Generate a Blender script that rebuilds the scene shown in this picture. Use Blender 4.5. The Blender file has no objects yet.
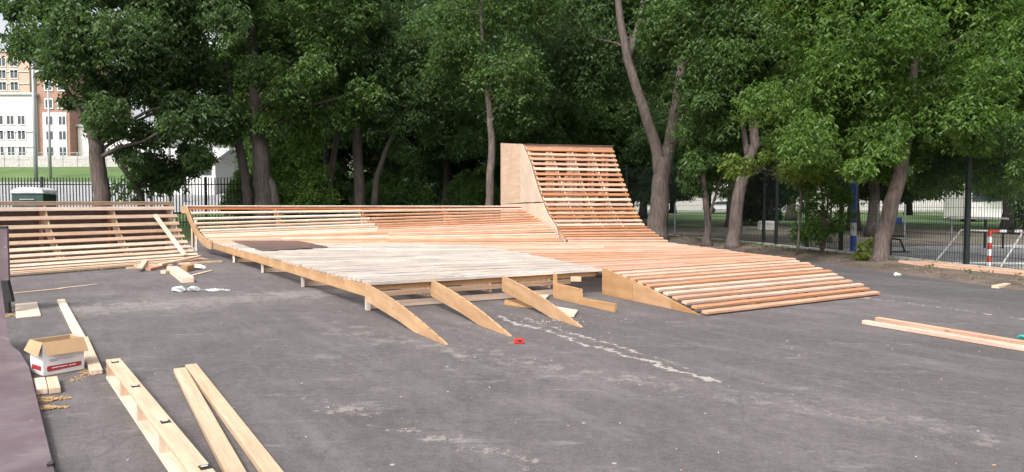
import bpy, math, random
import numpy as np
from mathutils import Vector, Matrix
random.seed(7); RNG = np.random.default_rng(11)
sc = bpy.context.scene; C = sc.collection
R = math.radians
# ------------------------------------------------------------------ camera
CAM_H, FPX, PITCH = 1.55, 720.0, math.atan(33/720)
cd = bpy.data.cameras.new('camera'); cam = bpy.data.objects.new('camera', cd); C.objects.link(cam)
cd.sensor_width = 36; cd.lens = FPX/1024*36; cd.clip_end = 2000; cd.clip_start = .05
cam.location = (0, 0, CAM_H); cam.rotation_euler = (math.pi/2-PITCH, 0, 0); sc.camera = cam
def ray(px, py):
    a, b = (px-512)/FPX, (236-py)/FPX
    return a, math.cos(PITCH)+b*math.sin(PITCH), b*math.cos(PITCH)-math.sin(PITCH)
def at(px, py, z=0):          # survey: picture point to place on a level z
    x, y, k = ray(px, py); s = (z-CAM_H)/k
    return Vector((x*s, y*s, z))
def atd(px, py, d):           # survey: picture point at forward distance d
    x, y, k = ray(px, py); s = d/y
    return Vector((x*s, d, CAM_H+k*s))
def sstep(a, b, v):
    t = min(1, max(0, (v-a)/(b-a))); return t*t*(3-2*t)
def hz(x, y):                 # terrain height
    l = 1-sstep(-14, 2, x)
    h = l*(.9*sstep(29, 38, y)+4.6*sstep(38, 80, y))
    return h + .5*sstep(50, 100, y)*(1-l)
# ------------------------------------------------------------------ materials
def nmat(name):
    m = bpy.data.materials.new(name); m.use_nodes = True
    nt = m.node_tree; b = nt.nodes['Principled BSDF']; return m, nt, b
def N(nt, t, **k):
    n = nt.nodes.new(t)
    for a, v in k.items():
        if a.startswith('i_'):
            n.inputs[int(a[2:]) if a[2:].isdigit() else a[2:]].default_value = v
        else: setattr(n, a, v)
    return n
def ramp(nt, fac, stops):
    r = nt.nodes.new('ShaderNodeValToRGB'); e = r.color_ramp.elements
    while len(e) < len(stops): e.new(.5)
    for el, (p, c) in zip(e, stops):
        el.position = p; el.color = (c[0], c[1], c[2], 1) if not isinstance(c, (int, float)) else (c, c, c, 1)
    nt.links.new(fac, r.inputs[0]); return r.outputs[0]
def mix(nt, f, a, b, mode='MIX'):
    n = nt.nodes.new('ShaderNodeMix'); n.data_type = 'RGBA'; n.blend_type = mode
    for s, v in ((n.inputs[0], f), (n.inputs[6], a), (n.inputs[7], b)):
        if isinstance(v, bpy.types.NodeSocket): nt.links.new(v, s)
        elif isinstance(v, (int, float)): s.default_value = v if s == n.inputs[0] else (v, v, v, 1)
        else: s.default_value = (*v, 1)
    return n.outputs[2]
def math_(nt, op, a, b=None, clamp=False):
    n = nt.nodes.new('ShaderNodeMath'); n.operation = op; n.use_clamp = clamp
    for s, v in zip(n.inputs, (a, b)):
        if v is None: continue
        if isinstance(v, bpy.types.NodeSocket): nt.links.new(v, s)
        else: s.default_value = v
    return n.outputs[0]
def noise(nt, vec, scale, detail=4, rough=.55, vscale=None):
    if vscale:
        mp = N(nt, 'ShaderNodeMapping'); mp.inputs['Scale'].default_value = vscale
        nt.links.new(vec, mp.inputs[0]); vec = mp.outputs[0]
    n = N(nt, 'ShaderNodeTexNoise'); n.inputs['Scale'].default_value = scale
    n.inputs['Detail'].default_value = detail; n.inputs['Roughness'].default_value = rough
    nt.links.new(vec, n.inputs['Vector']); return n.outputs[0]
def bump(nt, b, h, s, d=.01):
    n = N(nt, 'ShaderNodeBump'); n.inputs['Strength'].default_value = s; n.inputs['Distance'].default_value = d
    nt.links.new(h, n.inputs['Height']); nt.links.new(n.outputs[0], b.inputs['Normal'])
def wood(name, lo, mid, hi, ply=False, rough=.65, streak=False):
    m, nt, b = nmat(name)
    uv = N(nt, 'ShaderNodeUVMap').outputs[0]
    sx = N(nt, 'ShaderNodeSeparateXYZ'); nt.links.new(uv, sx.inputs[0])
    idn = math_(nt, 'FLOOR', math_(nt, 'DIVIDE', sx.outputs[1], 10.0))
    wn = N(nt, 'ShaderNodeTexWhiteNoise', noise_dimensions='1D'); nt.links.new(idn, wn.inputs['W'])
    g1 = noise(nt, uv, 1.0, 5, .6, (1.3 if not ply else .8, 22 if not ply else 7, 1))
    g2 = noise(nt, uv, 1.0, 3, .7, (9, 90, 1))
    g = math_(nt, 'ADD', math_(nt, 'MULTIPLY', g1, .7), math_(nt, 'MULTIPLY', g2, .3))
    c = ramp(nt, g, [(.3, lo), (.5, mid), (.68, hi)])
    hsv = N(nt, 'ShaderNodeHueSaturation'); nt.links.new(c, hsv.inputs['Color'])
    nt.links.new(math_(nt, 'ADD', math_(nt, 'MULTIPLY', wn.outputs[0], .34 if not ply else .16), .80 if not ply else .9), hsv.inputs['Value'])
    nt.links.new(math_(nt, 'ADD', math_(nt, 'MULTIPLY', wn.outputs[0], -.5 if not ply else -.15), 1.25 if not ply else 1.1), hsv.inputs['Saturation'])
    c = hsv.outputs[0]
    v = N(nt, 'ShaderNodeTexVoronoi'); v.inputs['Scale'].default_value = 1
    mp = N(nt, 'ShaderNodeMapping'); mp.inputs['Scale'].default_value = (2.1, 7, 1)
    nt.links.new(uv, mp.inputs[0]); nt.links.new(mp.outputs[0], v.inputs['Vector'])
    kn = ramp(nt, v.outputs['Distance'], [(.04, 1.0), (.11, 0.0)])
    c = mix(nt, math_(nt, 'MULTIPLY', kn, .6), c, tuple(x*.38 for x in lo))
    if streak:
        s1 = noise(nt, uv, 1.0, 4, .7, (.7, 16, 1))
        c = mix(nt, math_(nt, 'MULTIPLY', ramp(nt, s1, [(.47, 0.0), (.58, 1.0)]), .75), c, (.30, .28, .29))
    # dirt / water marks
    gp = N(nt, 'ShaderNodeNewGeometry').outputs['Position']
    st = ramp(nt, noise(nt, gp, 1.7, 5, .65), [(.42, 0.0), (.75, 1.0)])
    c = mix(nt, math_(nt, 'MULTIPLY', st, .35), c, tuple(x*.6 for x in lo))
    nt.links.new(c, b.inputs['Base Color']); b.inputs['Roughness'].default_value = rough
    b.inputs['Specular IOR Level'].default_value = .3
    bump(nt, b, g, .35, .004); return m
def plain(name, col, rough=.6, metal=0, var=.25, scale=6, bs=.15):
    m, nt, b = nmat(name)
    gp = N(nt, 'ShaderNodeNewGeometry').outputs['Position']
    n = noise(nt, gp, scale, 5, .6)
    c = ramp(nt, n, [(.3, tuple(x*(1-var) for x in col)), (.7, tuple(min(1, x*(1+var*.6)) for x in col))])
    nt.links.new(c, b.inputs['Base Color']); b.inputs['Roughness'].default_value = rough; b.inputs['Metallic'].default_value = metal
    bump(nt, b, n, bs, .01); return m
M = {}
M['pine'] = wood('fresh pine', (.46, .31, .215), (.62, .45, .335), (.73, .585, .465))
M['pine_pale'] = wood('weathered pale pine', (.42, .355, .31), (.60, .515, .44), (.73, .655, .58), streak=True)
M['pine_orange'] = wood('reddish pine', (.42, .205, .13), (.58, .335, .23), (.70, .48, .36))
M['pine_red'] = wood('damp reddish pine', (.34, .13, .07), (.52, .24, .14), (.64, .34, .22))
M['pine_cream'] = wood('cream pine', (.50, .365, .26), (.65, .50, .375), (.75, .63, .50))
M['pine_tan'] = wood('orange tan pine', (.32, .14, .085), (.47, .245, .155), (.57, .35, .24))
M['ply'] = wood('raw birch plywood', (.34, .19, .09), (.46, .275, .145), (.55, .36, .205), ply=True)
M['ply_pink'] = wood('pink toned plywood', (.55, .39, .29), (.64, .47, .35), (.70, .54, .42), ply=True)
M['ply_pale'] = wood('pale plywood', (.54, .43, .34), (.62, .51, .41), (.68, .57, .48), ply=True)
M['film'] = plain('film faced plywood', (.12, .075, .07), .38, 0, .25, 2)
M['film_violet'] = plain('film faced plywood violet', (.125, .088, .100), .42, 0, .22, 1.4, .03)
M['black'] = plain('black plastic', (.015, .015, .017), .5)
M['metal_black'] = plain('dark green fence paint', (.012, .02, .018), .45)
M['metal_white'] = plain('white painted metal', (.72, .72, .70), .5, 0, .1)
M['metal_grey'] = plain('grey metal', (.35, .36, .37), .5, .4, .15)
M['metal_red'] = plain('red paint', (.45, .05, .03), .5)
M['blue'] = plain('blue paint', (.02, .08, .42), .45)
M['concrete'] = plain('pale concrete', (.46, .44, .42), .85, 0, .3, 5)
M['sawdust'] = plain('sawdust', (.50, .33, .17), .9, 0, .4, 30, 1)
M['litter'] = plain('dry leaves', (.20, .15, .09), .9, 0, .4, 20)
M['paper'] = plain('white scrap', (.75, .73, .70), .7)
M['carton'] = plain('brown cardboard', (.42, .27, .15), .8, 0, .12, 4)
M['carton_white'] = plain('white printed cardboard', (.70, .68, .68), .6, 0, .06)
M['carton_red'] = plain('red print', (.42, .035, .04), .5)
M['red_plastic'] = plain('red plastic', (.62, .03, .02), .35)
M['teal'] = plain('teal plastic', (.02, .32, .26), .35)
M['bin_green'] = plain('green bin plastic', (.015, .05, .04), .5)
M['lid'] = plain('grey bin lid', (.48, .50, .50), .5)
M['wall_white'] = plain('white render', (.74, .73, .70), .8, 0, .08, .8)
M['wall_cream'] = plain('cream render', (.68, .62, .48), .8, 0, .08, .8)
M['wall_beige'] = plain('pinkish beige brick', (.50, .36, .28), .85, 0, .12, .5)
M['roof_grey'] = plain('pale grey roof', (.5, .5, .5), .6)
M['tyre'] = plain('tyre rubber', (.02, .02, .02), .8)
M['car_white'] = plain('white car paint', (.7, .7, .72), .25, 0, .03)
M['car_dark'] = plain('dark car paint', (.04, .05, .07), .25, 0, .03)
def speck(m):
    nt = m.node_tree; b = nt.nodes['Principled BSDF']; src = b.inputs['Base Color'].links[0].from_socket
    p = N(nt, 'ShaderNodeNewGeometry').outputs['Position']
    v = N(nt, 'ShaderNodeTexVoronoi'); v.inputs['Scale'].default_value = 5; nt.links.new(p, v.inputs['Vector'])
    f = math_(nt, 'MULTIPLY', ramp(nt, v.outputs['Distance'], [(.035, 1.0), (.06, 0.0)]), .7)
    c = mix(nt, f, src, (.55, .5, .47))
    sc_ = noise(nt, p, 1, 4, .75, (3, 26, 3)); c = mix(nt, math_(nt, 'MULTIPLY', ramp(nt, sc_, [(.6, 0.0), (.68, 1.0)]), .3), c, (.36, .32, .33))
    du = noise(nt, p, 2.2, 6, .7); c = mix(nt, math_(nt, 'MULTIPLY', ramp(nt, du, [(.45, 0.0), (.75, 1.0)]), .35), c, (.33, .29, .29))
    nt.links.new(c, b.inputs['Base Color'])
speck(M['film_violet']); speck(M['film'])
def mk_glass():
    m, nt, b = nmat('window glass'); b.inputs['Base Color'].default_value = (.05, .06, .07, 1)
    b.inputs['Roughness'].default_value = .12; return m
M['glass'] = mk_glass()
def mk_brick():
    m, nt, b = nmat('orange brick'); tc = N(nt, 'ShaderNodeTexCoord').outputs['Object']
    br = N(nt, 'ShaderNodeTexBrick'); mp = N(nt, 'ShaderNodeMapping'); mp.inputs['Rotation'].default_value = (math.pi/2, 0, 0)
    nt.links.new(tc, mp.inputs[0]); nt.links.new(mp.outputs[0], br.inputs[0])
    br.inputs['Color1'].default_value = (.34, .17, .12, 1); br.inputs['Color2'].default_value = (.28, .13, .09, 1)
    br.inputs['Mortar'].default_value = (.45, .38, .32, 1); br.inputs['Scale'].default_value = 3
    nt.links.new(br.outputs[0], b.inputs['Base Color']); b.inputs['Roughness'].default_value = .85; return m
M['brick'] = mk_brick()
def mk_asphalt():
    m, nt, b = nmat('old dusty asphalt')
    p = N(nt, 'ShaderNodeNewGeometry').outputs['Position']
    big = noise(nt, p, .22, 6, .6); mid = noise(nt, p, 1.4, 6, .7); fine = noise(nt, p, 60, 3, .7)
    c = ramp(nt, big, [(.3, (.090, .080, .081)), (.55, (.119, .106, .106)), (.72, (.158, .142, .140))])
    c = mix(nt, 1, c, ramp(nt, mid, [(.3, .78), (.7, 1.14)]), 'MULTIPLY')
    c = mix(nt, 1, c, ramp(nt, fine, [(.3, .72), (.7, 1.22)]), 'MULTIPLY')
    g8 = noise(nt, p, 11, 6, .8)
    c = mix(nt, 1, c, ramp(nt, g8, [(.32, .72), (.5, 1.0), (.7, 1.25)]), 'MULTIPLY')
    sp2 = noise(nt, p, 26, 2, .5)
    c = mix(nt, math_(nt, 'MULTIPLY', ramp(nt, sp2, [(.70, 0.0), (.76, 1.0)]), .5), c, (.36, .34, .33))
    # darker newer strip at the far right
    sx = N(nt, 'ShaderNodeSeparateXYZ'); nt.links.new(p, sx.inputs[0])
    X, Y = sx.outputs[0], sx.outputs[1]
    e = math_(nt, 'ADD', math_(nt, 'MULTIPLY', X, .91), math_(nt, 'MULTIPLY', Y, .42))  # across the strip
    en = math_(nt, 'ADD', e, math_(nt, 'MULTIPLY', math_(nt, 'SUBTRACT', mid, .5), .9))
    dk = ramp(nt, math_(nt, 'DIVIDE', math_(nt, 'SUBTRACT', en, 10.3), 1.5, True), [(0, 0.0), (1, 1.0)])
    c = mix(nt, math_(nt, 'MULTIPLY', dk, .5), c, (.05, .048, .052))
    # long sweeping dust streaks
    mp = N(nt, 'ShaderNodeMapping'); mp.inputs['Rotation'].default_value = (0, 0, R(58)); nt.links.new(p, mp.inputs[0])
    stn = noise(nt, mp.outputs[0], 1, 6, .7, (.35, 2.6, 1))
    c = mix(nt, math_(nt, 'MULTIPLY', ramp(nt, stn, [(.5, 0.0), (.75, 1.0)]), .28), c, (.27, .25, .25))
    stn2 = noise(nt, p, 1, 5, .75, (1.2, 3.4, 1))
    c = mix(nt, math_(nt, 'MULTIPLY', ramp(nt, stn2, [(.58, 0.0), (.68, 1.0)]), .35), c, (.30, .28, .28))
    sp = N(nt, 'ShaderNodeTexVoronoi'); sp.inputs['Scale'].default_value = 2.2; nt.links.new(p, sp.inputs['Vector'])
    c = mix(nt, math_(nt, 'MULTIPLY', ramp(nt, sp.outputs['Distance'], [(.02, 1.0), (.04, 0.0)]), .7), c, (.5, .47, .44))
    # pale scraped crack
    def streak(a, bb, w, thr, op):
        nonlocal c
        ax, ay = a; dx, dy = bb[0]-a[0], bb[1]-a[1]; L = math.hypot(dx, dy); dx /= L; dy /= L
        xs = math_(nt, 'SUBTRACT', X, ax); ys = math_(nt, 'SUBTRACT', Y, ay)
        al = math_(nt, 'ADD', math_(nt, 'MULTIPLY', xs, dx), math_(nt, 'MULTIPLY', ys, dy))
        ac = math_(nt, 'SUBTRACT', math_(nt, 'MULTIPLY', xs, dy), math_(nt, 'MULTIPLY', ys, dx))
        wob = math_(nt, 'MULTIPLY', math_(nt, 'SUBTRACT', noise(nt, p, 1.6, 4, .6), .5), .5)
        ac = math_(nt, 'ABSOLUTE', math_(nt, 'ADD', ac, math_(nt, 'ADD', wob, math_(nt, 'MULTIPLY', math_(nt, 'SUBTRACT', noise(nt, p, 9, 3, .7), .5), .25))))
        near = math_(nt, 'SUBTRACT', 1.0, math_(nt, 'DIVIDE', ac, w), True)
        ins = math_(nt, 'MULTIPLY', math_(nt, 'GREATER_THAN', al, 0.0), math_(nt, 'LESS_THAN', al, L))
        nn = math_(nt, 'MULTIPLY', math_(nt, 'SUBTRACT', noise(nt, p, 4.2, 6, .85), .40), 3.2)
        f = math_(nt, 'MULTIPLY', ramp(nt, math_(nt, 'MULTIPLY', math_(nt, 'ADD', nn, .25), near), [(thr, 0.0), (thr+.1, 1.0)]), ins)
        c = mix(nt, math_(nt, 'MULTIPLY', f, op), c, (.56, .51, .46))
    a = at(493, 316); bb = at(722, 384); streak((a.x, a.y), (bb.x, bb.y), .08, .34, .55)
    a = at(520, 318); bb = at(690, 368); streak((a.x, a.y), (bb.x, bb.y), .07, .45, .6)
    a = at(300, 398); bb = at(560, 470); streak((a.x, a.y), (bb.x, bb.y), .5, .62, .28)
    a = at(855, 296); bb = at(1030, 320); streak((a.x, a.y), (bb.x, bb.y), .14, .5, .7)
    a = at(60, 312); bb = at(420, 285); streak((a.x, a.y), (bb.x, bb.y), 1.5, .35, .16)
    a = at(330, 330); bb = at(1000, 440); streak((a.x, a.y), (bb.x, bb.y), 1.1, .6, .16)
    # cracks
    vo = N(nt, 'ShaderNodeTexVoronoi', feature='DISTANCE_TO_EDGE'); vo.inputs['Scale'].default_value = .33
    dv = N(nt, 'ShaderNodeVectorMath'); dv.operation = 'ADD'
    nz = N(nt, 'ShaderNodeTexNoise'); nz.inputs['Scale'].default_value = 1.3; nt.links.new(p, nz.inputs['Vector'])
    nt.links.new(p, dv.inputs[0]); nt.links.new(nz.outputs['Color'], dv.inputs[1]); nt.links.new(dv.outputs[0], vo.inputs['Vector'])
    ck = ramp(nt, vo.outputs['Distance'], [(.0, 1.0), (.006, 0.0)])
    c = mix(nt, math_(nt, 'MULTIPLY', ck, .35), c, (.05, .046, .048))
    nt.links.new(c, b.inputs['Base Color']); b.inputs['Roughness'].default_value = .82
    bump(nt, b, math_(nt, 'ADD', fine, math_(nt, 'MULTIPLY', mid, .5)), .5, .012); return m
M['asphalt'] = mk_asphalt()
def mk_ground(name, a, bcol, c3, sc1, sc2, bs=.8):
    m, nt, b = nmat(name); p = N(nt, 'ShaderNodeNewGeometry').outputs['Position']
    n1 = noise(nt, p, sc1, 6, .65); n2 = noise(nt, p, sc2, 5, .7)
    c = ramp(nt, n1, [(.35, a), (.5, bcol), (.68, c3)])
    c = mix(nt, 1, c, ramp(nt, n2, [(.3, .55), (.7, 1.3)]), 'MULTIPLY')
    nt.links.new(c, b.inputs['Base Color']); b.inputs['Roughness'].default_value = .95
    bump(nt, b, n2, bs, .04); return m
M['grass'] = mk_ground('lawn', (.06, .11, .03), (.09, .16, .04), (.13, .19, .06), .4, 14)
M['dirt'] = mk_ground('bare soil with litter', (.085, .065, .05), (.13, .10, .078), (.18, .145, .115), 1.1, 22)
M['gravel'] = mk_ground('bare brown soil', (.12, .10, .085), (.16, .135, .115), (.10, .12, .05), .5, 12)
M['sand'] = mk_ground('pale court sand', (.30, .29, .29), (.42, .41, .41), (.55, .54, .54), .9, 8, .3)
M['road'] = plain('pale road', (.30, .30, .31), .8, 0, .15, 1)
def mk_bark(name, a, bcol):
    m, nt, b = nmat(name); p = N(nt, 'ShaderNodeNewGeometry').outputs['Position']
    n1 = noise(nt, p, 1, 6, .7, (14, 14, 2.2)); n2 = noise(nt, p, 1.5, 4, .6)
    c = ramp(nt, n1, [(.35, a), (.62, bcol)]); c = mix(nt, 1, c, ramp(nt, n2, [(.3, .75), (.7, 1.2)]), 'MULTIPLY')
    nt.links.new(c, b.inputs['Base Color']); b.inputs['Roughness'].default_value = .9; bump(nt, b, n1, 1, .05); return m
M['bark'] = mk_bark('brown bark', (.05, .037, .032), (.125, .095, .08))
M['bark_grey'] = mk_bark('grey brown bark', (.065, .05, .044), (.155, .12, .104))
M['bark_dark'] = mk_bark('dark bark', (.03, .025, .022), (.085, .068, .058))
def mk_leaf(name, a, bcol, c3, trans=.45):
    m, nt, b = nmat(name)
    g = N(nt, 'ShaderNodeNewGeometry'); ri = g.outputs['Random Per Island']
    cl = noise(nt, g.outputs['Position'], .55, 4, .6)
    f = math_(nt, 'ADD', math_(nt, 'MULTIPLY', ri, .55), math_(nt, 'MULTIPLY', math_(nt, 'SUBTRACT', cl, .25), .9))
    c = ramp(nt, f, [(.15, a), (.5, bcol), (.95, c3)])
    nt.links.new(c, b.inputs['Base Color']); b.inputs['Roughness'].default_value = .5; b.inputs['Specular IOR Level'].default_value = .35
    tr = N(nt, 'ShaderNodeBsdfTranslucent'); nt.links.new(mix(nt, 1, c, (1.3, 1.5, .6), 'MULTIPLY'), tr.inputs[0])
    mx = N(nt, 'ShaderNodeMixShader'); mx.inputs[0].default_value = trans
    nt.links.new(b.outputs[0], mx.inputs[1]); nt.links.new(tr.outputs[0], mx.inputs[2])
    nt.links.new(mx.outputs[0], nt.nodes['Material Output'].inputs[0]); return m
M['leaf_dark'] = mk_leaf('dark leaves', (.036, .066, .026), (.062, .112, .040), (.108, .175, .058))
M['leaf_mid'] = mk_leaf('mid green leaves', (.038, .074, .022), (.068, .128, .034), (.130, .205, .055))
M['leaf_light'] = mk_leaf('light green leaves', (.050, .096, .022), (.092, .170, .036), (.19, .28, .066), .5)
M['leaf_yellow'] = mk_leaf('yellow green leaves', (.07, .12, .02), (.13, .19, .03), (.26, .30, .05), .4)
# ------------------------------------------------------------------ mesh builder
BID = [0]
class MB:
    def __init__(s): s.v = []; s.f = []; s.uv = []
    def box(s, p0, p1, w, t, side=None, off=(0, 0)):
        """board from p0 to p1; w = width along 'side', t = thickness on the remaining axis; p0,p1 = axis centres"""
        p0, p1 = Vector(p0), Vector(p1); a = (p1-p0); L = a.length; a.normalize()
        sd = Vector(side) if side is not None else a.cross(Vector((0, 0, 1)))
        sd = (sd-a*sd.dot(a)).normalized(); up = sd.cross(a).normalized()
        if up.z < 0: up = -up
        BID[0] += 1; vo = BID[0]*10+3
        b = len(s.v)
        for e in (p0, p1):
            for i, j in ((-1, -1), (1, -1), (1, 1), (-1, 1)): s.v.append(e+sd*(i*w/2)+up*(j*t/2))
        F = [((0, 1, 2, 3), 'e'), ((7, 6, 5, 4), 'e'), ((0, 4, 5, 1), 'w'), ((1, 5, 6, 2), 't'), ((2, 6, 7, 3), 'w'), ((3, 7, 4, 0), 't')]
        for q, k in F:
            s.f.append([b+i for i in q])
            if k == 'e': s.uv += [(0, vo), (0, vo+w), (t, vo+w), (t, vo)]
            elif k == 'w': s.uv += [(0, vo), (L, vo), (L, vo+w), (0, vo+w)]
            else: s.uv += [(0, vo+.5), (L, vo+.5), (L, vo+.5+t), (0, vo+.5+t)]
        return s
    def prism(s, pts, n):
        """polygon pts (3d, one plane) extruded by vector n"""
        pts = [Vector(p) for p in pts]; n = Vector(n); b = len(s.v); k = len(pts)
        BID[0] += 1; vo = BID[0]*10+3
        a = (pts[-1]-pts[0]); a = max((q-pts[0] for q in pts), key=lambda q: Vector((q.x, q.y, 0)).length).normalized()
        c = a.cross(n).normalized()
        U = [((p-pts[0]).dot(a), vo+(p-pts[0]).dot(c)*.99) for p in pts]
        s.v += pts+[p+n for p in pts]
        s.f.append(list(range(b, b+k))); s.uv += U
        s.f.append(list(range(b+2*k-1, b+k-1, -1))); s.uv += U[::-1]
        for i in range(k):
            j = (i+1) % k; s.f.append([b+j, b+i, b+k+i, b+k+j]); l = (pts[i]-pts[j]).length
            s.uv += [(l, vo), (0, vo), (0, vo+n.length), (l, vo+n.length)]
        return s
    def tube(s, pts, rs, seg=8, cap=True):
        pts = [Vector(p) for p in pts]; b = len(s.v)
        if isinstance(rs, (int, float)): rs = [rs]*len(pts)
        prev = None
        for i, p in enumerate(pts):
            d = (pts[min(i+1, len(pts)-1)]-pts[max(i-1, 0)]).normalized()
            if prev is None: x = d.orthogonal().normalized()
            else: x = (prev-d*prev.dot(d)).normalized()
            prev = x; y = d.cross(x)
            for k in range(seg):
                a = 2*math.pi*k/seg; s.v.append(p+(x*math.cos(a)+y*math.sin(a))*rs[i])
        for i in range(len(pts)-1):
            for k in range(seg):
                k2 = (k+1) % seg
                s.f.append([b+i*seg+k, b+i*seg+k2, b+(i+1)*seg+k2, b+(i+1)*seg+k]); s.uv += [(0, 0)]*4
        if cap:
            s.f.append([b+k for k in range(seg)][::-1]); s.uv += [(0, 0)]*seg
            e = b+(len(pts)-1)*seg; s.f.append([e+k for k in range(seg)]); s.uv += [(0, 0)]*seg
        return s
    def aab(s, c, d):
        return s.box((c[0], c[1]-d[1]/2, c[2]), (c[0], c[1]+d[1]/2, c[2]), d[0], d[2], (1, 0, 0))
    def build(s, name, mat, parent=None, smooth=False, origin=None, bevel=0):
        o0 = Vector(origin) if origin is not None else Vector((0, 0, 0))
        if parent is not None and origin is None: o0 = parent.matrix_basis.translation if parent.parent is None else Vector((0, 0, 0))
        if parent is not None and parent.parent is not None: o0 = world_loc(parent)
        elif parent is not None: o0 = world_loc(parent)
        me = bpy.data.meshes.new(name); me.from_pydata([tuple(v-o0) for v in s.v], [], s.f); me.update()
        ul = me.uv_layers.new(name='UVMap'); ul.data.foreach_set('uv', np.array(s.uv, dtype=np.float32).ravel())
        if smooth: me.polygons.foreach_set('use_smooth', [True]*len(me.polygons))
        o = bpy.data.objects.new(name, me); C.objects.link(o)
        me.materials.append(M[mat] if isinstance(mat, str) else mat)
        if parent is None: o.location = o0
        else: o.parent = parent
        if bevel:
            bv = o.modifiers.new('bevel', 'BEVEL'); bv.width = bevel; bv.segments = 1; bv.limit_method = 'ANGLE'
        return o
def world_loc(o):
    l = Vector((0, 0, 0))
    while o is not None: l += Vector(o.location); o = o.parent
    return l
def tag(o, label, cat, group=None, kind=None):
    if label: o['label'] = label
    if cat: o['category'] = cat
    if group: o['group'] = group
    if kind: o['kind'] = kind
    return o
def thing(name, loc, label, cat, group=None):
    o = bpy.data.objects.new(name, None); C.objects.link(o); o.location = loc; o.empty_display_size = .2
    return tag(o, label, cat, group)
# ------------------------------------------------------------------ setting
def sheet(name, pts, mat, z=0.0, kind='structure', sub=None):
    me = bpy.data.meshes.new(name); me.from_pydata([(p[0], p[1], z) for p in pts], [], [list(range(len(pts)))]); me.materials.append(M[mat])
    o = bpy.data.objects.new(name, me); C.objects.link(o); o['kind'] = kind; return o
def make_terrain():
    xs = np.concatenate([np.arange(-700, -90, 60), np.arange(-90, 90, 3), np.arange(90, 760, 60)])
    ys = np.concatenate([np.arange(-60, 25, 8), np.arange(25, 110, 2.5), np.arange(110, 1200, 80)])
    v = []
    for y in ys:
        for x in xs:
            z = hz(x, y)-.03 + (random.uniform(-.03, .03) if y > 36 and abs(x) < 90 else 0)
            v.append((x, y, z))
    n = len(xs); f = [[j*n+i, j*n+i+1, (j+1)*n+i+1, (j+1)*n+i] for j in range(len(ys)-1) for i in range(n-1)]
    me = bpy.data.meshes.new('lawn'); me.from_pydata(v, [], f); me.materials.append(M['grass'])
    me.polygons.foreach_set('use_smooth', [True]*len(f))
    o = bpy.data.objects.new('lawn', me); C.objects.link(o); o['kind'] = 'structure'
make_terrain()
E_ = [at(640, 236), at(700, 244.5), at(800, 259), at(880, 271), at(960, 282), at(1024, 291), at(1200, 318)]   # asphalt edge on the right
asph = [(-60, -20), (14, -20), (14.5, 3)]+[(p.x, p.y) for p in E_[::-1]]+[(4, 33), (-4, 31), (-30, 28), (-60, 27)]
sheet('asphalt', asph, 'asphalt', 0)
FL = [Vector((7.2, 33.5, 0)), Vector((9.3, 26.6, 0)), Vector((10.15, 22.6, 0)), Vector((10.55, 20.1, 0)), Vector((10.85, 17.15, 0)), Vector((11.3, 13.0, 0)), Vector((11.7, 9, 0))]
def strip(name, A, B, mat, nz=.05, z=.012, nu=60, nv=8, prof=None):
    """soft uneven ground strip between two polylines"""
    def samp(P, t):
        L = [(P[i+1]-P[i]).length for i in range(len(P)-1)]; T = sum(L)*t
        for i, l in enumerate(L):
            if T <= l or i == len(L)-1: return P[i].lerp(P[i+1], min(1, T/l))
            T -= l
    v = []; f = []
    for i in range(nu+1):
        a, b = samp(A, i/nu), samp(B, i/nu)
        for j in range(nv+1):
            q = j/nv; p = a.lerp(b, q); e = math.sin(math.pi*q)
            v.append((p.x+random.uniform(-.05, .05), p.y+random.uniform(-.12, .12), z+e*nz*(.6+random.random()*.7)-(0.02 if q in (0, 1) else 0)))
    for i in range(nu):
        for j in range(nv): k = i*(nv+1)+j; f.append([k, k+1, k+nv+2, k+nv+1])
    me = bpy.data.meshes.new(name); me.from_pydata(v, [], f); me.materials.append(M[mat]); me.polygons.foreach_set('use_smooth', [True]*len(f))
    o = bpy.data.objects.new(name, me); C.objects.link(o); o['kind'] = 'structure'; return o
EL = [Vector(p) for p in E_]
strip('soil_strip', [EL[0]+Vector((-3, 2, 0))]+EL, [p+Vector((-.12, 0, 0)) for p in [Vector((3.5, 36, 0))]+FL], 'dirt', .09)
sheet('soil_yard', [(9.3+.2, 26.6), (7.2, 34), (8, 46), (24, 50), (30, 34), (11, 21.0)], 'gravel', .004)
sheet('court_sand', [(10.62, 20.8), (10.95, 17.15), (11.4, 13), (11.8, 9), (40, 9), (40, 31), (14, 25.5), (10.9, 24)], 'sand', .012)
sheet('far_road', [(3, 84), (90, 84), (90, 92), (3, 92)], 'road', .46)
# left service road behind the picket fence
me = bpy.data.meshes.new('service_road'); v = []; 
RX = list(range(-75, -5, 4)); RY = list(range(41, 61, 2))
for x in RX: v += [(x, y_, hz(x, y_)+.06) for y_ in RY]
k_ = len(RY); me.from_pydata(v, [], [[i*k_+j, (i+1)*k_+j, (i+1)*k_+j+1, i*k_+j+1] for i in range(len(RX)-1) for j in range(k_-1)]); me.materials.append(M['road'])
o = bpy.data.objects.new('service_road', me); C.objects.link(o); o['kind'] = 'structure'
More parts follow.
